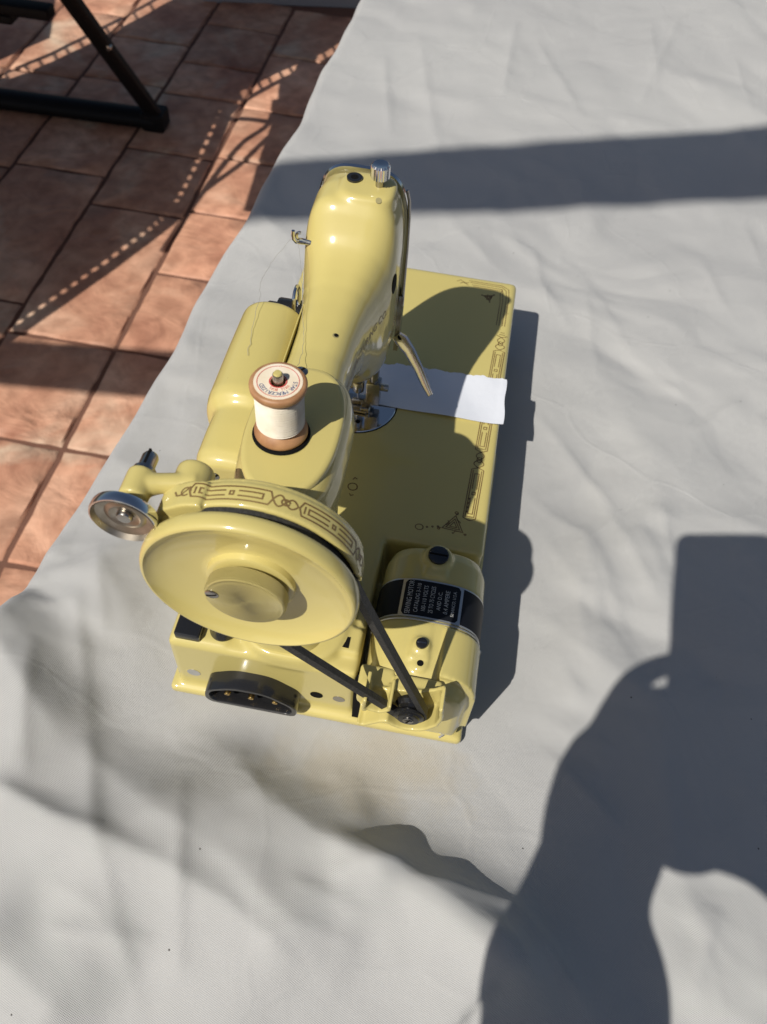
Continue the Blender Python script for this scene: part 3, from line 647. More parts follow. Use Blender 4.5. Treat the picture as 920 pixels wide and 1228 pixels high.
bm = bmesh.new(); lathe(bm, [(0, 0), (30.4, 0), (30.4, .3), (0, .3)], (72.5, 212, 63.9), 'Z', 64, cap=False); finish('plate_gap', bm, M['dark'], SM)
bm = bmesh.new(); lathe(bm, [(0, 0), (29.6, 0), (29.6, .5), (29.2, .9), (0, .9)], (72.5, 212, 63.9), 'Z', 64, cap=False); NP = finish('needle_plate', bm, M['chrome'], SM)
disc_at('plate_hole', Vector((77.5, 192.5, 64.85)), Vector((0, 0, 1)), 1.7, M['dark'], NP, .1)
bm = bmesh.new(); hk, _n = on_arm((-20, 186, 215), (1, 0, 0))
tube(bm, [(hk.x+2, 186, 215), (39.6, 186, 214.5), (38, 185.5, 215), (36.8, 185, 217), (36.6, 185, 220), (36.8, 185, 222.5)], 1.0, 8); tube(bm, [(hk.x+1, 186, 216)]+[(40+2.0*math.sin(a), 187, 218+2.4*math.cos(a)) for a in [2.6+i*.5 for i in range(9)]], .9, 8)
finish('thread_guide', bm, M['chrome'], SM)
# ---- decals
def motif(u, w, dbl=True):
    k = w/7
    f = lambda pts: [(u+a*k, b*k) for a, b in pts]
    P = [f([(16, 2.2), (4.6, 2.2), (4.6, 4.8), (16, 4.8)]), f([(0, 3.5), (1.6, 0), (20, 0)]), f([(0, 3.5), (1.6, 7), (20, 7)]), f([(2.6, 1.6), (2.6, 5.4)])]
    if dbl: P += [f([(2.2, 1.1), (36, 1.1)]), f([(2.2, 5.9), (36, 5.9)])]
    P += [f([(18.2, 2.6), (20, 2.6), (20, 4.4), (18.2, 4.4), (18.2, 2.6)])]
    P += [f([(22.2, 2.2), (33.6, 2.2), (33.6, 4.8), (22.2, 4.8)]), f([(20, 0), (36.6, 0), (38.2, 3.5)]), f([(20, 7), (36.6, 7), (38.2, 3.5)])]
    for s in (1, -1):
        P.append([(u+(38.2+t*12)*k, (3.5+s*2.9*math.sin(t*2*math.pi)*(1 if t < .5 else .8))*k) for t in [i/18 for i in range(19)]])
    P.append([(u+(44.2+2.0*math.cos(a))*k, (3.5+1.5*math.sin(a))*k) for a in [i*.6 for i in range(11)]])
    return P, u+50.2*k
def knot(cx, cy, s, rot=0):
    """nested triangle with curls at its corners and a row of dots"""
    P = []
    for r in (1, .66, .34): P.append([(cx+s*r*math.cos(rot+2*math.pi*i/3), cy+s*r*math.sin(rot+2*math.pi*i/3)) for i in range(4)])
    for k in range(3):
        a = rot+2*math.pi*k/3; ox, oy = cx+s*1.28*math.cos(a), cy+s*1.28*math.sin(a)
        P.append([(ox+s*.26*math.cos(t)*(1-t*.06), oy+s*.26*math.sin(t)*(1-t*.06)) for t in [a+math.pi+i*.5 for i in range(17)]])
        b_ = a+math.pi/3; P.append([(cx+s*(.5+.1*math.cos(q))*math.cos(b_+q*.12), cy+s*(.72+.1*math.sin(q))*math.sin(b_+q*.12)) for q in [i*.7 for i in range(10)]])
    return P
def dots(x0, y0, x1, y1, n, r=.5): return [[(x0+(x1-x0)*i/(n-1)+r*math.cos(t), y0+(y1-y0)*i/(n-1)+r*math.sin(t)) for t in [k*math.pi/3 for k in range(7)]] for i in range(n)]
flat = lambda u, v, h: Vector((u, v, 64.02+h*.25))
polys = []
u = 124.0
while u < 318:
    P, u2 = motif(u, 8.4)
    for pl in P: polys.append([(168.6+(a-140)*.03-b+1.5, a) for a, b in pl if a < 319])
    u = u2
polys = [p for p in polys if len(p) > 1]
bedp = [p for p in polys if max(q[1] for q in p) < 236]; flp = [p for p in polys if min(q[1] for q in p) > 238]
bedp += knot(156, 118, 8, 1.5) + dots(163, 131, 163.5, 142, 4) + dots(139, 113, 146, 115, 3) + [[(134+2.6*math.cos(t), 112+2.2*math.sin(t)) for t in [i*.5 for i in range(14)]]]
bedp += [[(85+3.2*math.cos(t), 135+3.0*math.sin(t)) for t in [i*.45 for i in range(15)]], [(84, 141), (85, 143), (87, 142)], [(84, 129), (85, 127.5), (87, 128.5)]]
for r in (0, 2.0, 4.6, 6.6): flp.append([(138+r*.6, 367-r), (166, 367-r), (171.6-r, 363-r), (172.4-r, 352-r), (172.0-r, 318)])
flp += knot(156, 350, 4.5, .8) + [[(128, 364), (131, 366.5), (135, 363), (138, 364.5)], [(131, 362), (134, 364.5), (138, 361)]]
bk = [p for p in bedp if min(q[0] for q in p) < 90]; bedp = [p for p in bedp if p not in bk]; lines_mesh('bed_emblem', bk, .8, M['decal'], BED, flat)
lines_mesh('bed_decal', bedp, .7, M['decal'], BED, flat); lines_mesh('flap_decal', flp, .65, M['decal'], FLAP, flat)
GB = bvh(GUARD)
def gmap(u, v, h):
    a = math.radians(133) - u/46.4; d = Vector((math.cos(a), 0, math.sin(a)))
    o_ = Vector((gc[0], -22.2+v, gc[1])) + d*60; l_, n_, _i, _d = GB.ray_cast(o_, -d)
    return (l_ + d*.12) if l_ is not None else Vector((gc[0], -22.2+v, gc[1])) + d*46.5
P0, u = motif(7, 6.4, False); P1, u = motif(u+.6, 6.4, False); P2, u = motif(u+.6, 6.4, False)
P2 = [p for p in P2 if max(q[0] for q in p) < 98]
curl = [[(5.5+2.2*math.cos(t)*(1-t*.03), 2.6+2.0*math.sin(t)) for t in [i*.5 for i in range(12)]], [(0, 3.5), (1.6, 1.2), (3.6, 1), (6, 3.4), (7, 5)]]
lines_mesh('guard_decal', P0+P1+P2+curl, .75, M['decal'], GUARD, gmap, maxseg=1)
def amap(u, v):
    l_, n_ = on_arm((140, u, v), (-1, 0, 0)); return l_ + Vector((.12, 0, 0))
lettering('arm_lettering', [('THE SINGER MANUFACTURING CO.', 7.6, 121, 184, -.05, .95)], M['decal'], ARM, amap)

# ================================================================ SPOOL, PAPER, LOOSE THREAD
SPO = empty('thread_spool', (67, 36.8, 226), 'wooden spool of white thread with red and blue printed label, standing on the machine', 'thread spool')
zc, sx, sy = 226.2, 67, 36.8
bm = bmesh.new(); lathe(bm, [(3.2, 0), (11.6, 0), (12.1, .7), (12.1, 2.2), (11.2, 3.6), (9.6, 5.8), (8.6, 6.4), (8.6, 24.4), (9.6, 25.2), (11.6, 27.6), (12.3, 28.8), (12.4, 30.6), (11.9, 31.4), (11.2, 31.7), (3.2, 31.7), (3.2, 0)], (sx, sy, zc), 'Z', 64, cap=False)
finish('spool_body', bm, M['wood'], SPO, sharp=40)
bm = bmesh.new(); rr = []
h = 5.6
while h < 25.6:
    e = min(1, (h-5.6)/1.5+.25, (25.6-h)/1.2+.3); b = 9.3+1.2*min(1, e); w_ = .12+.2*abs(math.sin(h*2.1))
    rr += [(b-.16, h), (b+w_, h+.3), (b-.16, h+.58)]; h += .62
bm = lathe(bm, rr, (sx, sy, zc), 'Z', 64, cap=False); finish('wound_thread', bm, M['thread'], SPO, sharp=80)
bm = bmesh.new(); lathe(bm, [(3.3, 0), (10.4, 0), (10.4, .12), (3.3, .12), (3.3, 0)], (sx, sy, zc+31.7), 'Z', 64, cap=False); finish('paper_label', bm, M['label'], SPO, False)
ztop = zc+31.95
def ring(name, r, w_, m):
    b = bmesh.new(); lathe(b, [(r, 0), (r+w_, 0)], (sx, sy, ztop), 'Z', 72, cap=False); return finish(name, b, m, SPO, False)
ring('red_ring', 8.75, .28, M['red']); ring('red_ring', 3.4, .5, M['red'])
def arc_text(name, s, size, r, a_mid, sweep, m, xs=1.0):
    """letters with their tops outward, read clockwise"""
    its = []; n_ = len(s)
    for i, ch in enumerate(s):
        if ch == ' ': continue
        a = math.radians(a_mid + sweep/2 - sweep*(i/(n_-1) if n_ > 1 else .5))
        its.append((ch, size, r*math.cos(a), r*math.sin(a), a-math.pi/2, xs))
    lettering(name, its, m, SPO, lambda u, v: Vector((sx+u, sy+v, ztop+.02)))
arc_text('blue_lettering', 'STAR MERCERIZED', 2.7, 7.2, -72, 155, M['blue'], .95)
arc_text('red_lettering', 'WILL BOIL', 1.9, 4.95, -72, 92, M['red'], .95)

# paper strip under the presser foot
bm = bmesh.new(); nx, ny = 60, 24; g = []
for i in range(nx+1):
    row = []
    for j in range(ny+1):
        u, v = i/nx, j/ny; x = 74+u*106 - 1.5*v*(u > .95); y = 211.5+v*44.5 - 2.2*(u < .2)*v + .6*math.sin(u*41)*v*v
        if v == 1: y += rng.normal(0, .35)
        if i == nx: x += .5*math.sin(v*9)
        z = 65.6 + 1.3*max(0, u-.25)**1.2*(1+.5*math.sin(v*4+u*5)) + .35*math.sin(u*13+v*3) + 1.4*max(0, v-.9)*10*.12 + max(0, u-.93)*12
        row.append((bm.verts.new((x, y, z)), bm.verts.new((x, y, z-.3))))
    g.append(row)
for i in range(nx):
    for j in range(ny):
        bm.faces.new((g[i][j][0], g[i+1][j][0], g[i+1][j+1][0], g[i][j+1][0])); bm.faces.new((g[i][j+1][1], g[i+1][j+1][1], g[i+1][j][1], g[i][j][1]))
rim = [(i, 0) for i in range(nx)] + [(nx, j) for j in range(ny)] + [(i, ny) for i in range(nx, 0, -1)] + [(0, j) for j in range(ny, 0, -1)]
for (a, b), (c, d) in zip(rim, rim[1:]+rim[:1]): bm.faces.new((g[a][b][1], g[c][d][1], g[c][d][0], g[a][b][0]))
PA = finish('paper_strip', bm, M['paper'], None, sharp=40)
tag(PA, 'white strip of paper lying under the presser foot across the machine bed', 'paper strip')
M['fine'] = mat('pale_thread', (.30, .29, .27), .8)
bm = bmesh.new()
pts = []
keys = [(56, 44, 240), (60, 62, 226), (62, 82, 218), (60, 110, 209.5), (55, 130, 209.6), (50, 150, 211), (44.5, 168, 214), (41, 180, 217), (37, 186, 217)]
keys2 = [(35, 185, 217), (27, 172, 208), (24, 160, 205), (26, 148, 203), (28, 125, 201), (31, 105, 201)]
def smooth_path(k, n=8, jit=.35):
    out = []
    for i in range(len(k)-1):
        p0 = Vector(k[max(0, i-1)]); p1 = Vector(k[i]); p2 = Vector(k[i+1]); p3 = Vector(k[min(len(k)-1, i+2)])
        for j in range(n):
            t = j/n; out.append(.5*((2*p1)+(p2-p0)*t+(2*p0-5*p1+4*p2-p3)*t*t+(3*p1-p0-3*p2+p3)*t**3) + Vector(rng.normal(0, jit, 3)*[1, .3, .2]))
    out.append(Vector(k[-1])); return out
tube(bm, smooth_path(keys), .11, 5); tube(bm, smooth_path(keys2), .11, 5)
tag(finish('loose_thread', bm, M['fine'], None), 'fine loose thread running from the wooden spool along the machine arm to the wire hook', 'thread')

# ================================================================ TABLE WITH CLOTH
TB = empty('garden_table', (400, 400, -TZ), 'table hidden under the grey cotton cloth', 'table')
del TB['label'], TB['category']; bpy.data.objects.remove(TB)
xs = np.concatenate([np.arange(-160, 520, 3.0), np.arange(520, 1000, 12)])
ys = np.concatenate([np.arange(-560, -230, 12), np.arange(-230, 520, 3.0), np.arange(520, 2000, 9)])
# left edge line of the table (x as a function of y), measured
ey = np.array([-560, 35, 110, 177, 300, 476, 700, 981, 2000]); ex = np.array([-152, -134, -128, -117, -106, -98, -85, -74, -30])
X, Y = np.meshgrid(xs, ys, indexing='ij'); Zc = np.zeros_like(X)
def sm(t): t = np.clip(t, 0, 1); return t*t*(3-2*t)
def ridge(px, A, wl_, wr_, fade=.18, world=False, crisp=False):
    """fold along a polyline (photo pixels measured on the cloth plane). wl_ = width on its left, wr_ on its right, looking along it"""
    global Zc
    pts = np.array([p if world else unz(p[0], p[1], 0) for p in px]); seg = np.diff(pts, axis=0); L = np.hypot(*seg.T); cum = np.concatenate([[0], np.cumsum(L)])
    MG = (6 if crisp else 2.7)*max(wl_, wr_)
    m_ = (X > pts[:, 0].min()-MG) & (X < pts[:, 0].max()+MG) & (Y > pts[:, 1].min()-MG) & (Y < pts[:, 1].max()+MG)
    P = np.stack([X[m_], Y[m_]], -1); best = np.full(len(P), 1e9); sd_ = np.zeros(len(P)); tt = np.zeros(len(P))
    for a, s, l, c in zip(pts[:-1], seg, L, cum):
        t = np.clip(((P-a)@s)/(l*l), 0, 1); q = a+t[:, None]*s; d = P-q; dd = np.hypot(d[:, 0], d[:, 1]); si = np.sign(s[0]*d[:, 1]-s[1]*d[:, 0])
        k = dd < best; best[k] = dd[k]; sd_[k] = (dd*si)[k]; tt[k] = (c+t*l)[k]
    f = sm(tt/cum[-1]/fade)*sm((1-tt/cum[-1])/fade)
    w_ = np.where(sd_ > 0, wl_, wr_); Zc[m_] += A*f*(np.exp(-np.abs(sd_)/w_) if crisp else .62*np.exp(-(sd_/w_)**2)+.38*np.exp(-np.abs(sd_)/(w_*.8)) if A > 8 else np.exp(-(sd_/w_)**2))
# the long diagonal folds of the foreground (crest, height, left width, right width)
ridge([(215, 850), (275, 915), (345, 985), (420, 1045), (520, 1105), (600, 1172), (660, 1270)], 32, 33, 110, .2)
ridge([(400, 985), (450, 1040), (530, 1092), (600, 1140), (680, 1260)], 11, 13, 24, .25)
ridge([(60, 830), (110, 905), (190, 985), (280, 1045), (350, 1120), (430, 1230)], 17, 26, 70, .22)
ridge([(-60, 690), (-10, 760), (50, 850), (110, 930)], 24, 28, 60, .25)
ridge([(165, 760), (205, 815), (240, 850)], 10, 15, 24, .35)
ridge([(110, 640), (150, 730), (180, 800)], 9, 20, 34, .4)
ridge([(-60, 940), (20, 960), (110, 1010), (210, 1060)], 5, 5, 40, .3, False, True)
ridge([(-40, 1110), (40, 1180), (120, 1260)], 18, 24, 60, .3)
ridge([(470, 1068), (530, 1070), (610, 1092), (660, 1150), (720, 1240)], 6, 6, 9, .2, False, True)
ridge([(420, 900), (425, 960), (440, 1010)], 5, 9, 12, .3)
ridge([(380, 1000), (430, 1040), (500, 1060)], 4, 8, 6, .3)
ridge([(700, 620), (690, 700), (740, 790), (770, 850)], 5, 12, 22, .4)
ridge([(745, 600), (790, 700), (800, 780)], 4, 10, 18, .4)
ridge([(95, 700), (108, 840), (122, 980), (150, 1090), (178, 1250)], 2.6, 4, 22, .12, False, True)
ridge([(48, 770), (44, 860), (40, 960)], 2.2, 4, 16, .2, False, True)
ridge([(227, 1000), (226, 1110), (222, 1200)], 2.4, 4, 16, .2, False, True)
ridge([(-20, 930), (70, 985), (140, 1015), (280, 1095), (380, 1185)], 7, 9, 46, .15, False, True)
ridge([(330, 880), (300, 960), (240, 1010)], 3, 7, 20, .25, False, True)
ridge([(60, 1060), (130, 1100), (180, 1180)], 3, 7, 18, .25, False, True)
ridge([(300, 1140), (360, 1120), (440, 1150)], 2.5, 6, 15, .25, False, True)
ridge([(200, 870), (290, 905), (330, 1000)], 3, 7, 18, .25, False, True)
# sharper creases
for a in ([(92, 690), (104, 800), (122, 930), (150, 1090)], [(100, 800), (118, 960), (135, 1040)], [(330, 1060), (460, 1120)], [(225, 930), (229, 1060)], [(560, 900), (610, 960)], [(350, 960), (480, 930)], [(60, 1120), (200, 1140)], [(860, 1080), (820, 1228)], [(800, 1060), (900, 1180)], [(450, 110), (560, 60)], [(560, 260), (640, 300), (660, 380)], [(52, 760), (45, 880), (38, 960)], [(120, 650), (130, 780)], [(225, 1020), (228, 1120)], [(245, 870), (200, 890)], [(300, 870), (285, 930)],
          [(415, 880), (398, 950)], [(455, 880), (440, 930)], [(390, 1060), (470, 1050)], [(480, 990), (470, 1060)], [(640, 890), (760, 1010)], [(620, 470), (700, 560), (760, 640)], [(700, 620), (745, 760), (775, 800)],
          [(720, 590), (790, 740)], [(790, 600), (805, 690)], [(500, 30), (520, 150), (540, 220)], [(640, 40), (700, 150)], [(820, 10), (760, 140)], [(560, 100), (700, 140), (830, 150)], [(460, 60), (470, 170)],
          [(680, 300), (760, 420), (880, 520)], [(640, 330), (690, 400)], [(590, 560), (700, 640), (720, 760)], [(830, 300), (880, 380)], [(520, 240), (600, 330)], [(890, 260), (920, 330)], [(620, 20), (600, 130)],
          [(700, 340), (720, 460)], [(820, 520), (900, 470)], [(640, 620), (690, 700), (700, 800)], [(655, 760), (700, 860)], [(780, 20), (790, 120)], [(880, 60), (900, 140)]):
    ridge(a, rng.uniform(1.8, 3.6), rng.uniform(4, 9), rng.uniform(8, 20), .3, False, True)
# random soft wrinkles everywhere
for i in range(150):
    x, y = rng.uniform(-120, 800), rng.uniform(-330, 1400); a = rng.normal(-.9, .5) if y < 100 else rng.uniform(0, 3.14); L = rng.uniform(40, 170)
    b = a+rng.normal(0, .35); ridge([(x, y), (x+L/2*math.cos(a), y+L/2*math.sin(a)), (x+L*.5*(math.cos(a)+math.cos(b)), y+L*.5*(math.sin(a)+math.sin(b)))], rng.uniform(-1.6, 1.9), rng.uniform(7, 22), rng.uniform(7, 22), .35, True)
def vnoise(X, Y, s, seed):
    r = np.random.default_rng(seed); G = r.normal(0, 1, (64, 64)); u, v = (X/s) % 64, (Y/s) % 64; i, j = u.astype(int), v.astype(int); fu, fv = sm(u-i), sm(v-j); i1, j1 = (i+1) % 64, (j+1) % 64; i, j = i % 64, j % 64
    return (G[i, j]*(1-fu)*(1-fv)+G[i1, j]*fu*(1-fv)+G[i, j1]*(1-fu)*fv+G[i1, j1]*fu*fv)
def facets(X, Y, s, seed):
    r = np.random.default_rng(seed); G = r.normal(0, 1, (64, 64)); u, v = (X/s) % 64, (Y/s) % 64; i, j = u.astype(int), v.astype(int); fu, fv = u-i, v-j
    i1, j1 = (i+1) % 64, (j+1) % 64; a, b, c, d = G[i, j], G[i1, j], G[i, j1], G[i1, j1]
    return np.where(fu > fv, a+(b-a)*fu+(d-b)*fv, a+(c-a)*fv+(d-c)*fu)
WX = X+26*vnoise(X, Y, 130, 11)+7*vnoise(X, Y, 47, 13); WY = Y+26*vnoise(X, Y, 130, 12)+7*vnoise(X, Y, 47, 14); near = 1.0-.3*sm((Y-0)/500)
Zc += near*(4.6*facets(WX*.82+WY*.57, WY*.82-WX*.57, 118, 21) + 2.9*facets(WX*.35-WY*.94, WY*.35+WX*.94, 61, 22) + 1.0*facets(WX*.7-WY*.71, WY*.7+WX*.71, 27, 23))
Zc += 1.0*vnoise(X*.8+Y*.6, Y*.8-X*.6, 90, 1) + .25*vnoise(X*.6-Y*.8, Y*.6+X*.8, 38, 2)
# the machine presses the cloth flat
din = np.maximum(np.maximum(-8-X, X-186), np.maximum(-8-Y, Y-380)); Zc = Zc*sm((din+2)/85)
Zc -= Zc[(din > 5) & (din < 60) & (X > 100)].mean()*0
inside = din < 3; Zc = np.where(inside, 0, Zc)
# left side hangs over the edge
xe = np.interp(Y, ey, ex) + 3.2*np.sin(Y/47.)*np.sin(Y/113.+1) + 1.6*np.sin(Y/19.+.6)*np.sin(Y/61.) ; dleft = xe+12-X
bm = bmesh.new(); nX, nY = X.shape
VX, VZ = X.copy(), Zc.copy()
for k in range(nX):
    pass
over = dleft > 0; r0 = 12.0
ang = np.clip(dleft/r0, 0, math.pi/2); VX = np.where(over, xe+12-r0*np.sin(ang), VX); VZ = np.where(over, Zc*np.cos(ang)-r0*(1-np.cos(ang)), VZ)
keep = dleft < 20
co = np.stack([VX, Y, VZ-.4], -1)
idx = -np.ones(X.shape, int); vl = []
for j in range(nY):
    i0 = int(np.argmax(keep[:, j]))
    # hanging curtain verts replace everything left of i0
    for i in range(i0, nX): idx[i, j] = len(vl); vl.append(co[i, j])
faces = []
first = [int(np.argmax(keep[:, j])) for j in range(nY)]
for j in range(nY-1):
    a, b = first[j], first[j+1]; s_ = max(a, b)
    for i in range(s_, nX-1): faces.append((idx[i, j], idx[i+1, j], idx[i+1, j+1], idx[i, j+1]))
    if a < b:
        for i in range(a, b): faces.append((idx[i, j], idx[i+1, j], idx[b, j+1]))
    elif b < a:
        for i in range(b, a): faces.append((idx[a, j], idx[i+1, j+1], idx[i, j+1]))
# curtain
nd_ = 22; prev = [idx[first[j], j] for j in range(nY)]
for d in range(1, nd_+1):
    cur = []
    for j in range(nY):
        y = ys[j]; t = d/nd_; p = vl[idx[first[j], j]]
        w_ = (7*math.sin(y/41.)+5*math.sin(y/23.+1.3)+4*math.sin(y/77.+.4))*min(1, t*2.2)
        cur.append(len(vl)); vl.append(np.array([p[0]-1+14*t-w_*.8+6*t*0, y, p[2]-t*290-3*math.sin(y/60.)*t]))
    for j in range(nY-1): faces.append((prev[j], prev[j+1], cur[j+1], cur[j]))
    prev = cur
me = bpy.data.meshes.new('tablecloth'); me.from_pydata([tuple(v) for v in vl], [], [tuple(int(q) for q in f) for f in faces])
for p in me.polygons: p.use_smooth = True
CL = place('tablecloth', me, M['cloth'])
tag(CL, 'creased pale grey cotton cloth spread over the table under the sewing machine', 'tablecloth')

# ================================================================ PATIO
FZ = -TZ
PT = empty('patio_floor', (-600, 1000, FZ), kind='structure')
bm = bmesh.new()
v4 = [bm.verts.new(p) for p in ((-9000, -6000, FZ-6), (9000, -6000, FZ-6), (9000, 14000, FZ-6), (-9000, 14000, FZ-6))]; bm.faces.new(v4)
finish('mortar_bed', bm, M['joint'], PT, False)
# ashlar columns: x ranges and the y of their cross joints (mm)
cols = [(-566, -330, [-110, 190, 452, 712, 989, 1242, 1480, 1718, 1965, 2268, 2575]),
        (-802, -566, [-50, 190, 452, 712, 989, 1450, 1700, 1985, 2160, 2400, 2590]),
        (-1042, -802, [-300, 120, 540, 800, 1076, 1562, 2008, 2250, 2600]),
        (-1252, -1042, [200, 640, 1020, 1540, 1985, 2372, 2640]),
        (-1560, -1252, [600, 1100, 1700, 1990, 2330, 2660]), (-1860, -1560, [800, 1300, 1800, 2100, 2660]), (-330, -60, [-300, 190, 712, 1000, 1362, 1721, 2100, 2600]), (-60, 300, [-300, 240, 712, 1280, 1840, 2260, 2600])]
def slab(x0, x1, y0, y1):
    bm = bmesh.new(); g_ = 4.0; nx, ny = max(3, int((x1-x0)/26)), max(3, int((y1-y0)/26)); G = {}
    ph = rng.uniform(0, 50, 4)
    for i in range(nx+1):
        for j in range(ny+1):
            u, v = i/nx, j/ny; x = x0+g_+(x1-x0-2*g_)*u; y = y0+g_+(y1-y0-2*g_)*v
            wob = lambda q, k: 2.0*math.sin(q*.031+ph[k])+1.6*math.sin(q*.083+ph[k]*2)+rng.normal(0, .5)
            edge = min(i, nx-i, j, ny-j)
            if i == 0: x += abs(wob(y, 0))*.7
            if i == nx: x -= abs(wob(y, 1))*.7
            if j == 0: y += abs(wob(x, 2))*.7
            if j == ny: y -= abs(wob(x, 3))*.7
            if edge == 1:
                if i == 1: x = x0+g_+5+2*math.sin(y*.05)
                if i == nx-1: x = x1-g_-5-2*math.sin(y*.04)
                if j == 1: y = y0+g_+5+2*math.sin(x*.05)
                if j == ny-1: y = y1-g_-5-2*math.sin(x*.04)
            z = FZ+(-5.5 if edge == 0 else 0)+(0 if edge < 1 else .9*math.sin(x*.02+ph[0])*math.cos(y*.017+ph[1])+.6*math.sin(x*.05+y*.03+ph[2]))
            G[i, j] = bm.verts.new((x, y, z))
    for i in range(nx):
        for j in range(ny): bm.faces.new((G[i, j], G[i+1, j], G[i+1, j+1], G[i, j+1]))
    return finish('slab', bm, M['stone'], PT, sharp=50)
for x0, x1, yj in cols:
    for a, b in zip(yj, yj[1:]): slab(x0, x1, a, b)
for n_, (x0, x1, y0, y1) in enumerate([(-3200, -1860, -2500, 800), (-3200, -1860, 800, 2640), (-1860, -1560, -2500, 800), (-1560, -1252, -2500, 600), (-1252, -1042, -2500, 200), (-1042, -802, -2500, -300), (-802, -566, -2500, -50), (-566, -330, -2500, -110), (-330, 300, -2500, -300), (300, 1700, -2500, 200), (300, 1700, 200, 2600)]):
    slab(x0, x1, y0, y1)
# rendered step along the far side of the patio
bm = bmesh.new(); extrude_poly(bm, [(0, 0), (700, 0), (700, 150), (14, 150), (0, 136)], 'X', 0, 3200)
for v in bm.verts: y = v.co.y; v.co = Vector((-850+v.co.x*.974-y*.22, 2540+y*.974+v.co.x*.22, FZ+v.co.z-4))
tag(finish('step', bm, M['wallp'], None, sharp=30), 'grey rendered step along the far edge of the patio', 'step')

# ================================================================ GARDEN CHAIR (leg in view; its sling throws the laced shadow)
CH = empty('garden_chair', (-950, 1820, FZ), 'black tubular folding garden chair whose leg and foot rail stand on the patio', 'chair')
def fl(u, v): x, y = unz(u, v, FZ); return Vector((x, y, FZ))
sv = Vector((.47, .735, -1.0))
def up(p, H): q = fl(*p)-sv*H; return q
bm = bmesh.new()
tube(bm, [(-748, 1806, FZ+24), (-900, 1800, FZ+24), (-1500, 1780, FZ+24)], [24, 24, 24], 14, 1.35); finish('foot_rail', bm, M['chair'], CH)
bm = bmesh.new(); box(bm, -784, -724, 1776, 1838, FZ, FZ+50, 10, 3); finish('end_cap', bm, M['chair'], CH)
bm = bmesh.new()
tube(bm, [(-750, 1812, FZ+24), (-808, 1716, FZ+240), (-868, 1616, FZ+470), (-905, 1540, FZ+640)], 20, 12, 1.45); LG = finish('leg', bm, M['chair'], CH)
bm = bmesh.new(); cyl(bm, (-790, 1690, FZ+252), 7, 14, 'Y', 16, 1.5); finish('rivet', bm, M['steel'], LG)
bm = bmesh.new()
tube(bm, [(-1500, 1805, FZ+20), (-1380, 1650, FZ+330), (-1290, 1500, FZ+640)], 13, 12, 1.5); finish('leg', bm, M['chair'], CH)
bm = bmesh.new(); box(bm, -1420, -895, 1640, 1685, FZ+318, FZ+342, 6, 2); box(bm, -1050, -985, 1636, 1690, FZ+300, FZ+319, 5, 2); finish('arm_rest', bm, M['chair'], CH)
H = 690.0
def tubep(name, pts, r, Hh=H):
    b = bmesh.new(); P = smooth_path([tuple(up(p, Hh)) for p in pts], 6, 0); tube(b, P, r, 10); return finish(name, b, M['chair'], CH)
edge1 = [(-260, 590), (-60, 450), (35, 388), (112, 334), (180, 284), (214, 254), (238, 212), (262, 160), (276, 122)]
tubep('side_tube', edge1, 15)
edge2 = [(262, 150), (292, 122), (340, 95), (392, 72), (445, 38), (520, -10)]
tubep('side_tube', edge2, 9)
edge3 = [(-60, 108), (30, 78), (95, 48), (160, 14), (240, -30)]
tubep('side_tube', edge3, 8)
tubep('cross_tube', [(196, 300), (232, 246), (262, 205), (290, 172), (322, 148), (330, 120)], 8)
tubep('cross_tube', [(262, 142), (300, 143), (330, 147), (360, 150)], 9)
tubep('cross_tube', [(372, 66), (352, 110), (336, 150), (318, 205), (305, 250)], 22)
tubep('cross_tube', [(180, 282), (240, 232), (290, 195), (318, 168), (340, 150)], 8)
def sling(name, poly, Hh=H, holes=()):
    b = bmesh.new(); vs = [b.verts.new(up(p, Hh)) for p in poly]; f = b.faces.new(vs)
    bmesh.ops.triangulate(b, faces=[f]); bmesh.ops.solidify(b, geom=b.faces[:], thickness=1.5); return finish(name, b, M['sling'], CH, False)
def inset(e, dx, dy): return [(x+dx, y+dy) for x, y in e]
sling('seat_sling', [(-266, 578), (-66, 439), (30, 380), (106, 326), (174, 276), (206, 248), (229, 205), (253, 154), (267, 126), (288, 110), (336, 86), (389, 63), (440, 31), (506, -14), (250, -24), (165, 22), (100, 56), (35, 86), (-60, 118), (-330, 200)])
sling('back_sling', [(-330, 190), (-60, 98), (20, 64), (60, 45), (45, 20), (70, -20), (60, -60), (-330, -60)])
sling('shade_panel', [(335, 98), (398, 66), (405, 92), (372, 160), (338, 212), (305, 214), (318, 178), (330, 148)])  # unseen panel added to cast the dark floor area beside the cross tubes
def laces(edge, dx, dy, n, r=3.5):
    b = bmesh.new(); P = smooth_path([(p[0], p[1], 0) for p in edge], 30, 0); L = len(P)
    for k in range(n):
        p = P[int(k*(L-1)/n)]; q = (p[0]+dx, p[1]+dy); tube(b, [up((p[0], p[1]), H), up(q, H)], r, 6)
    o = finish('lacing', b, M['sling'], CH); o['kind'] = 'stuff'; return o
laces(edge1[:6], -13, -18, 30, 6); laces(edge1[5:], -15, -8, 15, 7); laces(edge2, -8, -16, 20, 4.5); laces(edge3, 5, 9, 16, 4)

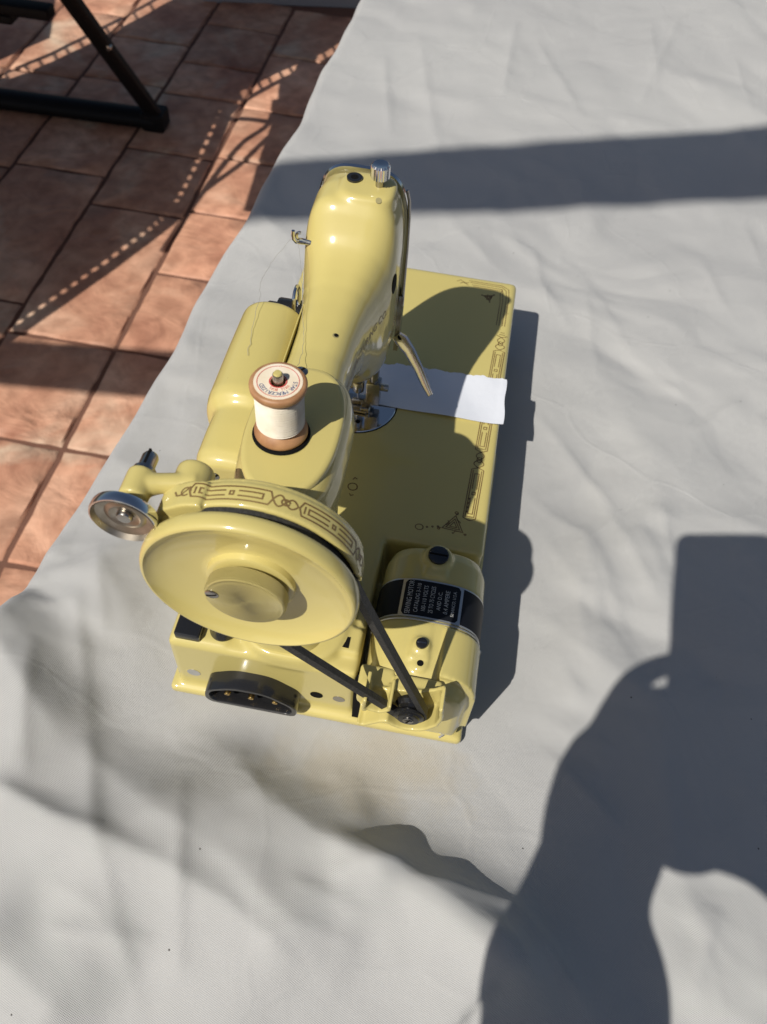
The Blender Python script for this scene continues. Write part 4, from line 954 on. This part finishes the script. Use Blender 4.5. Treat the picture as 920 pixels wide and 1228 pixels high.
# ================================================================ BEAMS OF THE PERGOLA (above and behind the camera, they throw the broad bars of shade)
def beam(name, quad, Hh, th, label):
    """quad: four (x, y, z) shadow corners on their plane, lifted toward the sun"""
    b = bmesh.new(); lo = [Vector(q)-sv*Hh for q in quad]; A = [b.verts.new(p) for p in lo]; B = [b.verts.new(p+Vector((0, 0, th))) for p in lo]
    for i in range(4): b.faces.new((A[i], A[(i+1) % 4], B[(i+1) % 4], B[i]))
    b.faces.new(A[::-1]); b.faces.new(B); bmesh.ops.bevel(b, geom=b.edges[:], offset=6, segments=2, affect='EDGES')
    tag(finish(name, b, M['timber'], None, sharp=40), label, 'beam')
def ext(p, q, a, b): p, q = Vector(p), Vector(q); d = q-p; return p-d*a, q+d*b
f0, f1 = ext((*unz(300, 200, 0), 0), (*unz(920, 158, 0), 0), .12, .7); n0, n1 = ext((*unz(290, 270, 0), 0), (*unz(920, 242, 0), 0), .12, .7)
beam('pergola_beam', [f0, f1, n1, n0], 1700, 25, 'long pale timber pergola beam crossing over the cloth table, outside the picture')
f0, f1 = ext((*unz(0, 412, FZ), FZ), (*unz(180, 424, FZ), FZ), 3.5, .9); n0, n1 = ext((*unz(0, 464, FZ), FZ), (*unz(165, 478, FZ), FZ), 3.5, 1.0)
beam('pergola_beam', [f0, f1, n1, n0], 1500, 25, 'pale timber pergola beam crossing over the open patio, outside the picture')

# ================================================================ PHOTOGRAPHER WITH PHONE (behind the lens: only the shadow is in view)
def shadow_pt(u, v, h): x, y = unz(u, v, 0); return Vector((x, y, 0)) - sv*h       # point at height h whose shadow falls at photo pixel (u, v)
def camp(r, u, d): return CAM + cr*r + cu*u + cd*d
PH = empty('phone', tuple(camp(-22, -60, -12)), 'black mobile phone held up in portrait by the person taking the picture', 'phone')
bm = bmesh.new()
ol = rounded([(-59, -132), (13, -132), (13, 25), (-59, 25)], 10, 7); R0 = [[bm.verts.new((x, y, z)) for x, y in P] for P, z in ((offs(ol, (.97, .985)), -12), (ol, -10.5), (ol, -5.5), (offs(ol, (.97, .985)), -4))]; _skin(bm, R0)
for v in bm.verts: v.co = camp(v.co.x, v.co.y, v.co.z)
finish('phone_body', bm, M['phone'], PH)
bm = bmesh.new(); box(bm, -56, 10, -128, 21, -12.6, -12.05)
for v in bm.verts: v.co = camp(v.co.x, v.co.y, v.co.z)
finish('screen', bm, M['plate'], PH, False)
PE = empty('person', (50, -860, FZ), 'person in a navy shirt leaning in and holding a phone over the table', 'person')
def ball(bm, c, r):
    m_ = Matrix.Translation(Vector(c)) @ Matrix.Diagonal((*(r if hasattr(r, '__len__') else (r, r, r)), 1)); bmesh.ops.create_icosphere(bm, subdivisions=3, radius=1, matrix=m_)
def limb(bm, pts, rs, n=6):
    P = []; Q = []
    for i in range(len(pts)-1):
        p0, p1, p2, p3 = pts[max(0, i-1)], pts[i], pts[i+1], pts[min(len(pts)-1, i+2)]
        for j in range(n):
            t = j/n; P.append(.5*((2*p1)+(p2-p0)*t+(2*p0-5*p1+4*p2-p3)*t*t+(3*p1-p0-3*p2+p3)*t**3)); Q.append(rs[i]*(1-t)+rs[i+1]*t)
    P.append(pts[-1]); Q.append(rs[-1]); tube(bm, P, Q, 18); ball(bm, pts[0], rs[0]); ball(bm, pts[-1], rs[-1])
# both hands hold the phone; forearms rest low, the body leans in from behind
L_ = [Vector((-130, -860, 630)), Vector((20, -600, 390)), shadow_pt(690, 1265, 335), shadow_pt(690, 1150, 368), shadow_pt(694, 1095, 382), shadow_pt(728, 1010, 415)]
R_a = [Vector((230, -880, 630)), Vector((330, -640, 380)), shadow_pt(1110, 1250, 310), shadow_pt(1070, 1120, 370), shadow_pt(985, 1020, 415)]
bm = bmesh.new()
limb(bm, L_, [50, 50, 46, 40, 35, 36]); limb(bm, R_a, [50, 50, 48, 44, 38])
limb(bm, [Vector((50, -910, 150)), Vector((50, -900, 330)), Vector((50, -885, 560)), Vector((50, -870, 650))], [135, 122, 135, 90])
limb(bm, [Vector((-130, -860, 630)), Vector((50, -870, 655)), Vector((230, -880, 630))], [56, 66, 56])
limb(bm, [Vector((50, -865, 660)), Vector((54, -840, 745))], [54, 50]); ball(bm, (56, -815, 815), (76, 92, 108)); ball(bm, (58, -722, 806), (12, 16, 18))
for sx_ in (-1, 1):
    limb(bm, [Vector((50+sx_*90, -905, 120)), Vector((50+sx_*105, -890, -250)), Vector((50+sx_*112, -915, -660))], [92, 58, 44]); limb(bm, [Vector((50+sx_*112, -915, -695)), Vector((50+sx_*118, -760, -708))], [42, 30]); ball(bm, (56+sx_*76, -815, 806), (10, 18, 30))
remeshed('body', bm, M['shirt'], PE, 9, 8)
def hand(name, palm, rp, fingers):
    bm = bmesh.new(); limb(bm, palm, rp)
    for pts, r in fingers: limb(bm, pts, [r*1.12, r, r*.8][:len(pts)], 4)
    remeshed(name, bm, M['skin'], PE, 2.6, 4)
fL = [([shadow_pt(722, 880, 446), shadow_pt(762, 815, 470), shadow_pt(808, 793, 487)], 8.5)] + [([camp(-74, -90-i*14, -16), camp(-71, -88-i*14, 2), camp(-52+i*2, -86-i*14, 5)], 8.6-.3*i) for i in range(4)]
hand('hand', [shadow_pt(722, 1020, 412), shadow_pt(735, 965, 425), shadow_pt(760, 925, 437), shadow_pt(838, 962, 430)], [34, 37, 38, 36], fL)
fR = [([camp(30, -118, -34), camp(12, -104, -30), camp(-8, -90, -20)], 9.5)] + [([camp(26, -92-i*17, -24), camp(28, -88-i*17, 2), camp(8, -86-i*17, 6)], 8.6-.3*i) for i in range(4)]
hand('hand', [shadow_pt(985, 1020, 415), shadow_pt(930, 975, 424), shadow_pt(875, 955, 432)], [36, 38, 38], fR)
bm = bmesh.new(); bmesh.ops.create_icosphere(bm, subdivisions=3, radius=1)
for v in bm.verts:
    n_ = v.co.copy(); v.co = Vector((56+n_.x*84, -830+n_.y*96, 842+n_.z*92))
bmesh.ops.delete(bm, geom=[v for v in bm.verts if v.co.z < 800 and v.co.y > -860], context='VERTS')
finish('hair', bm, M['hair'], PE)
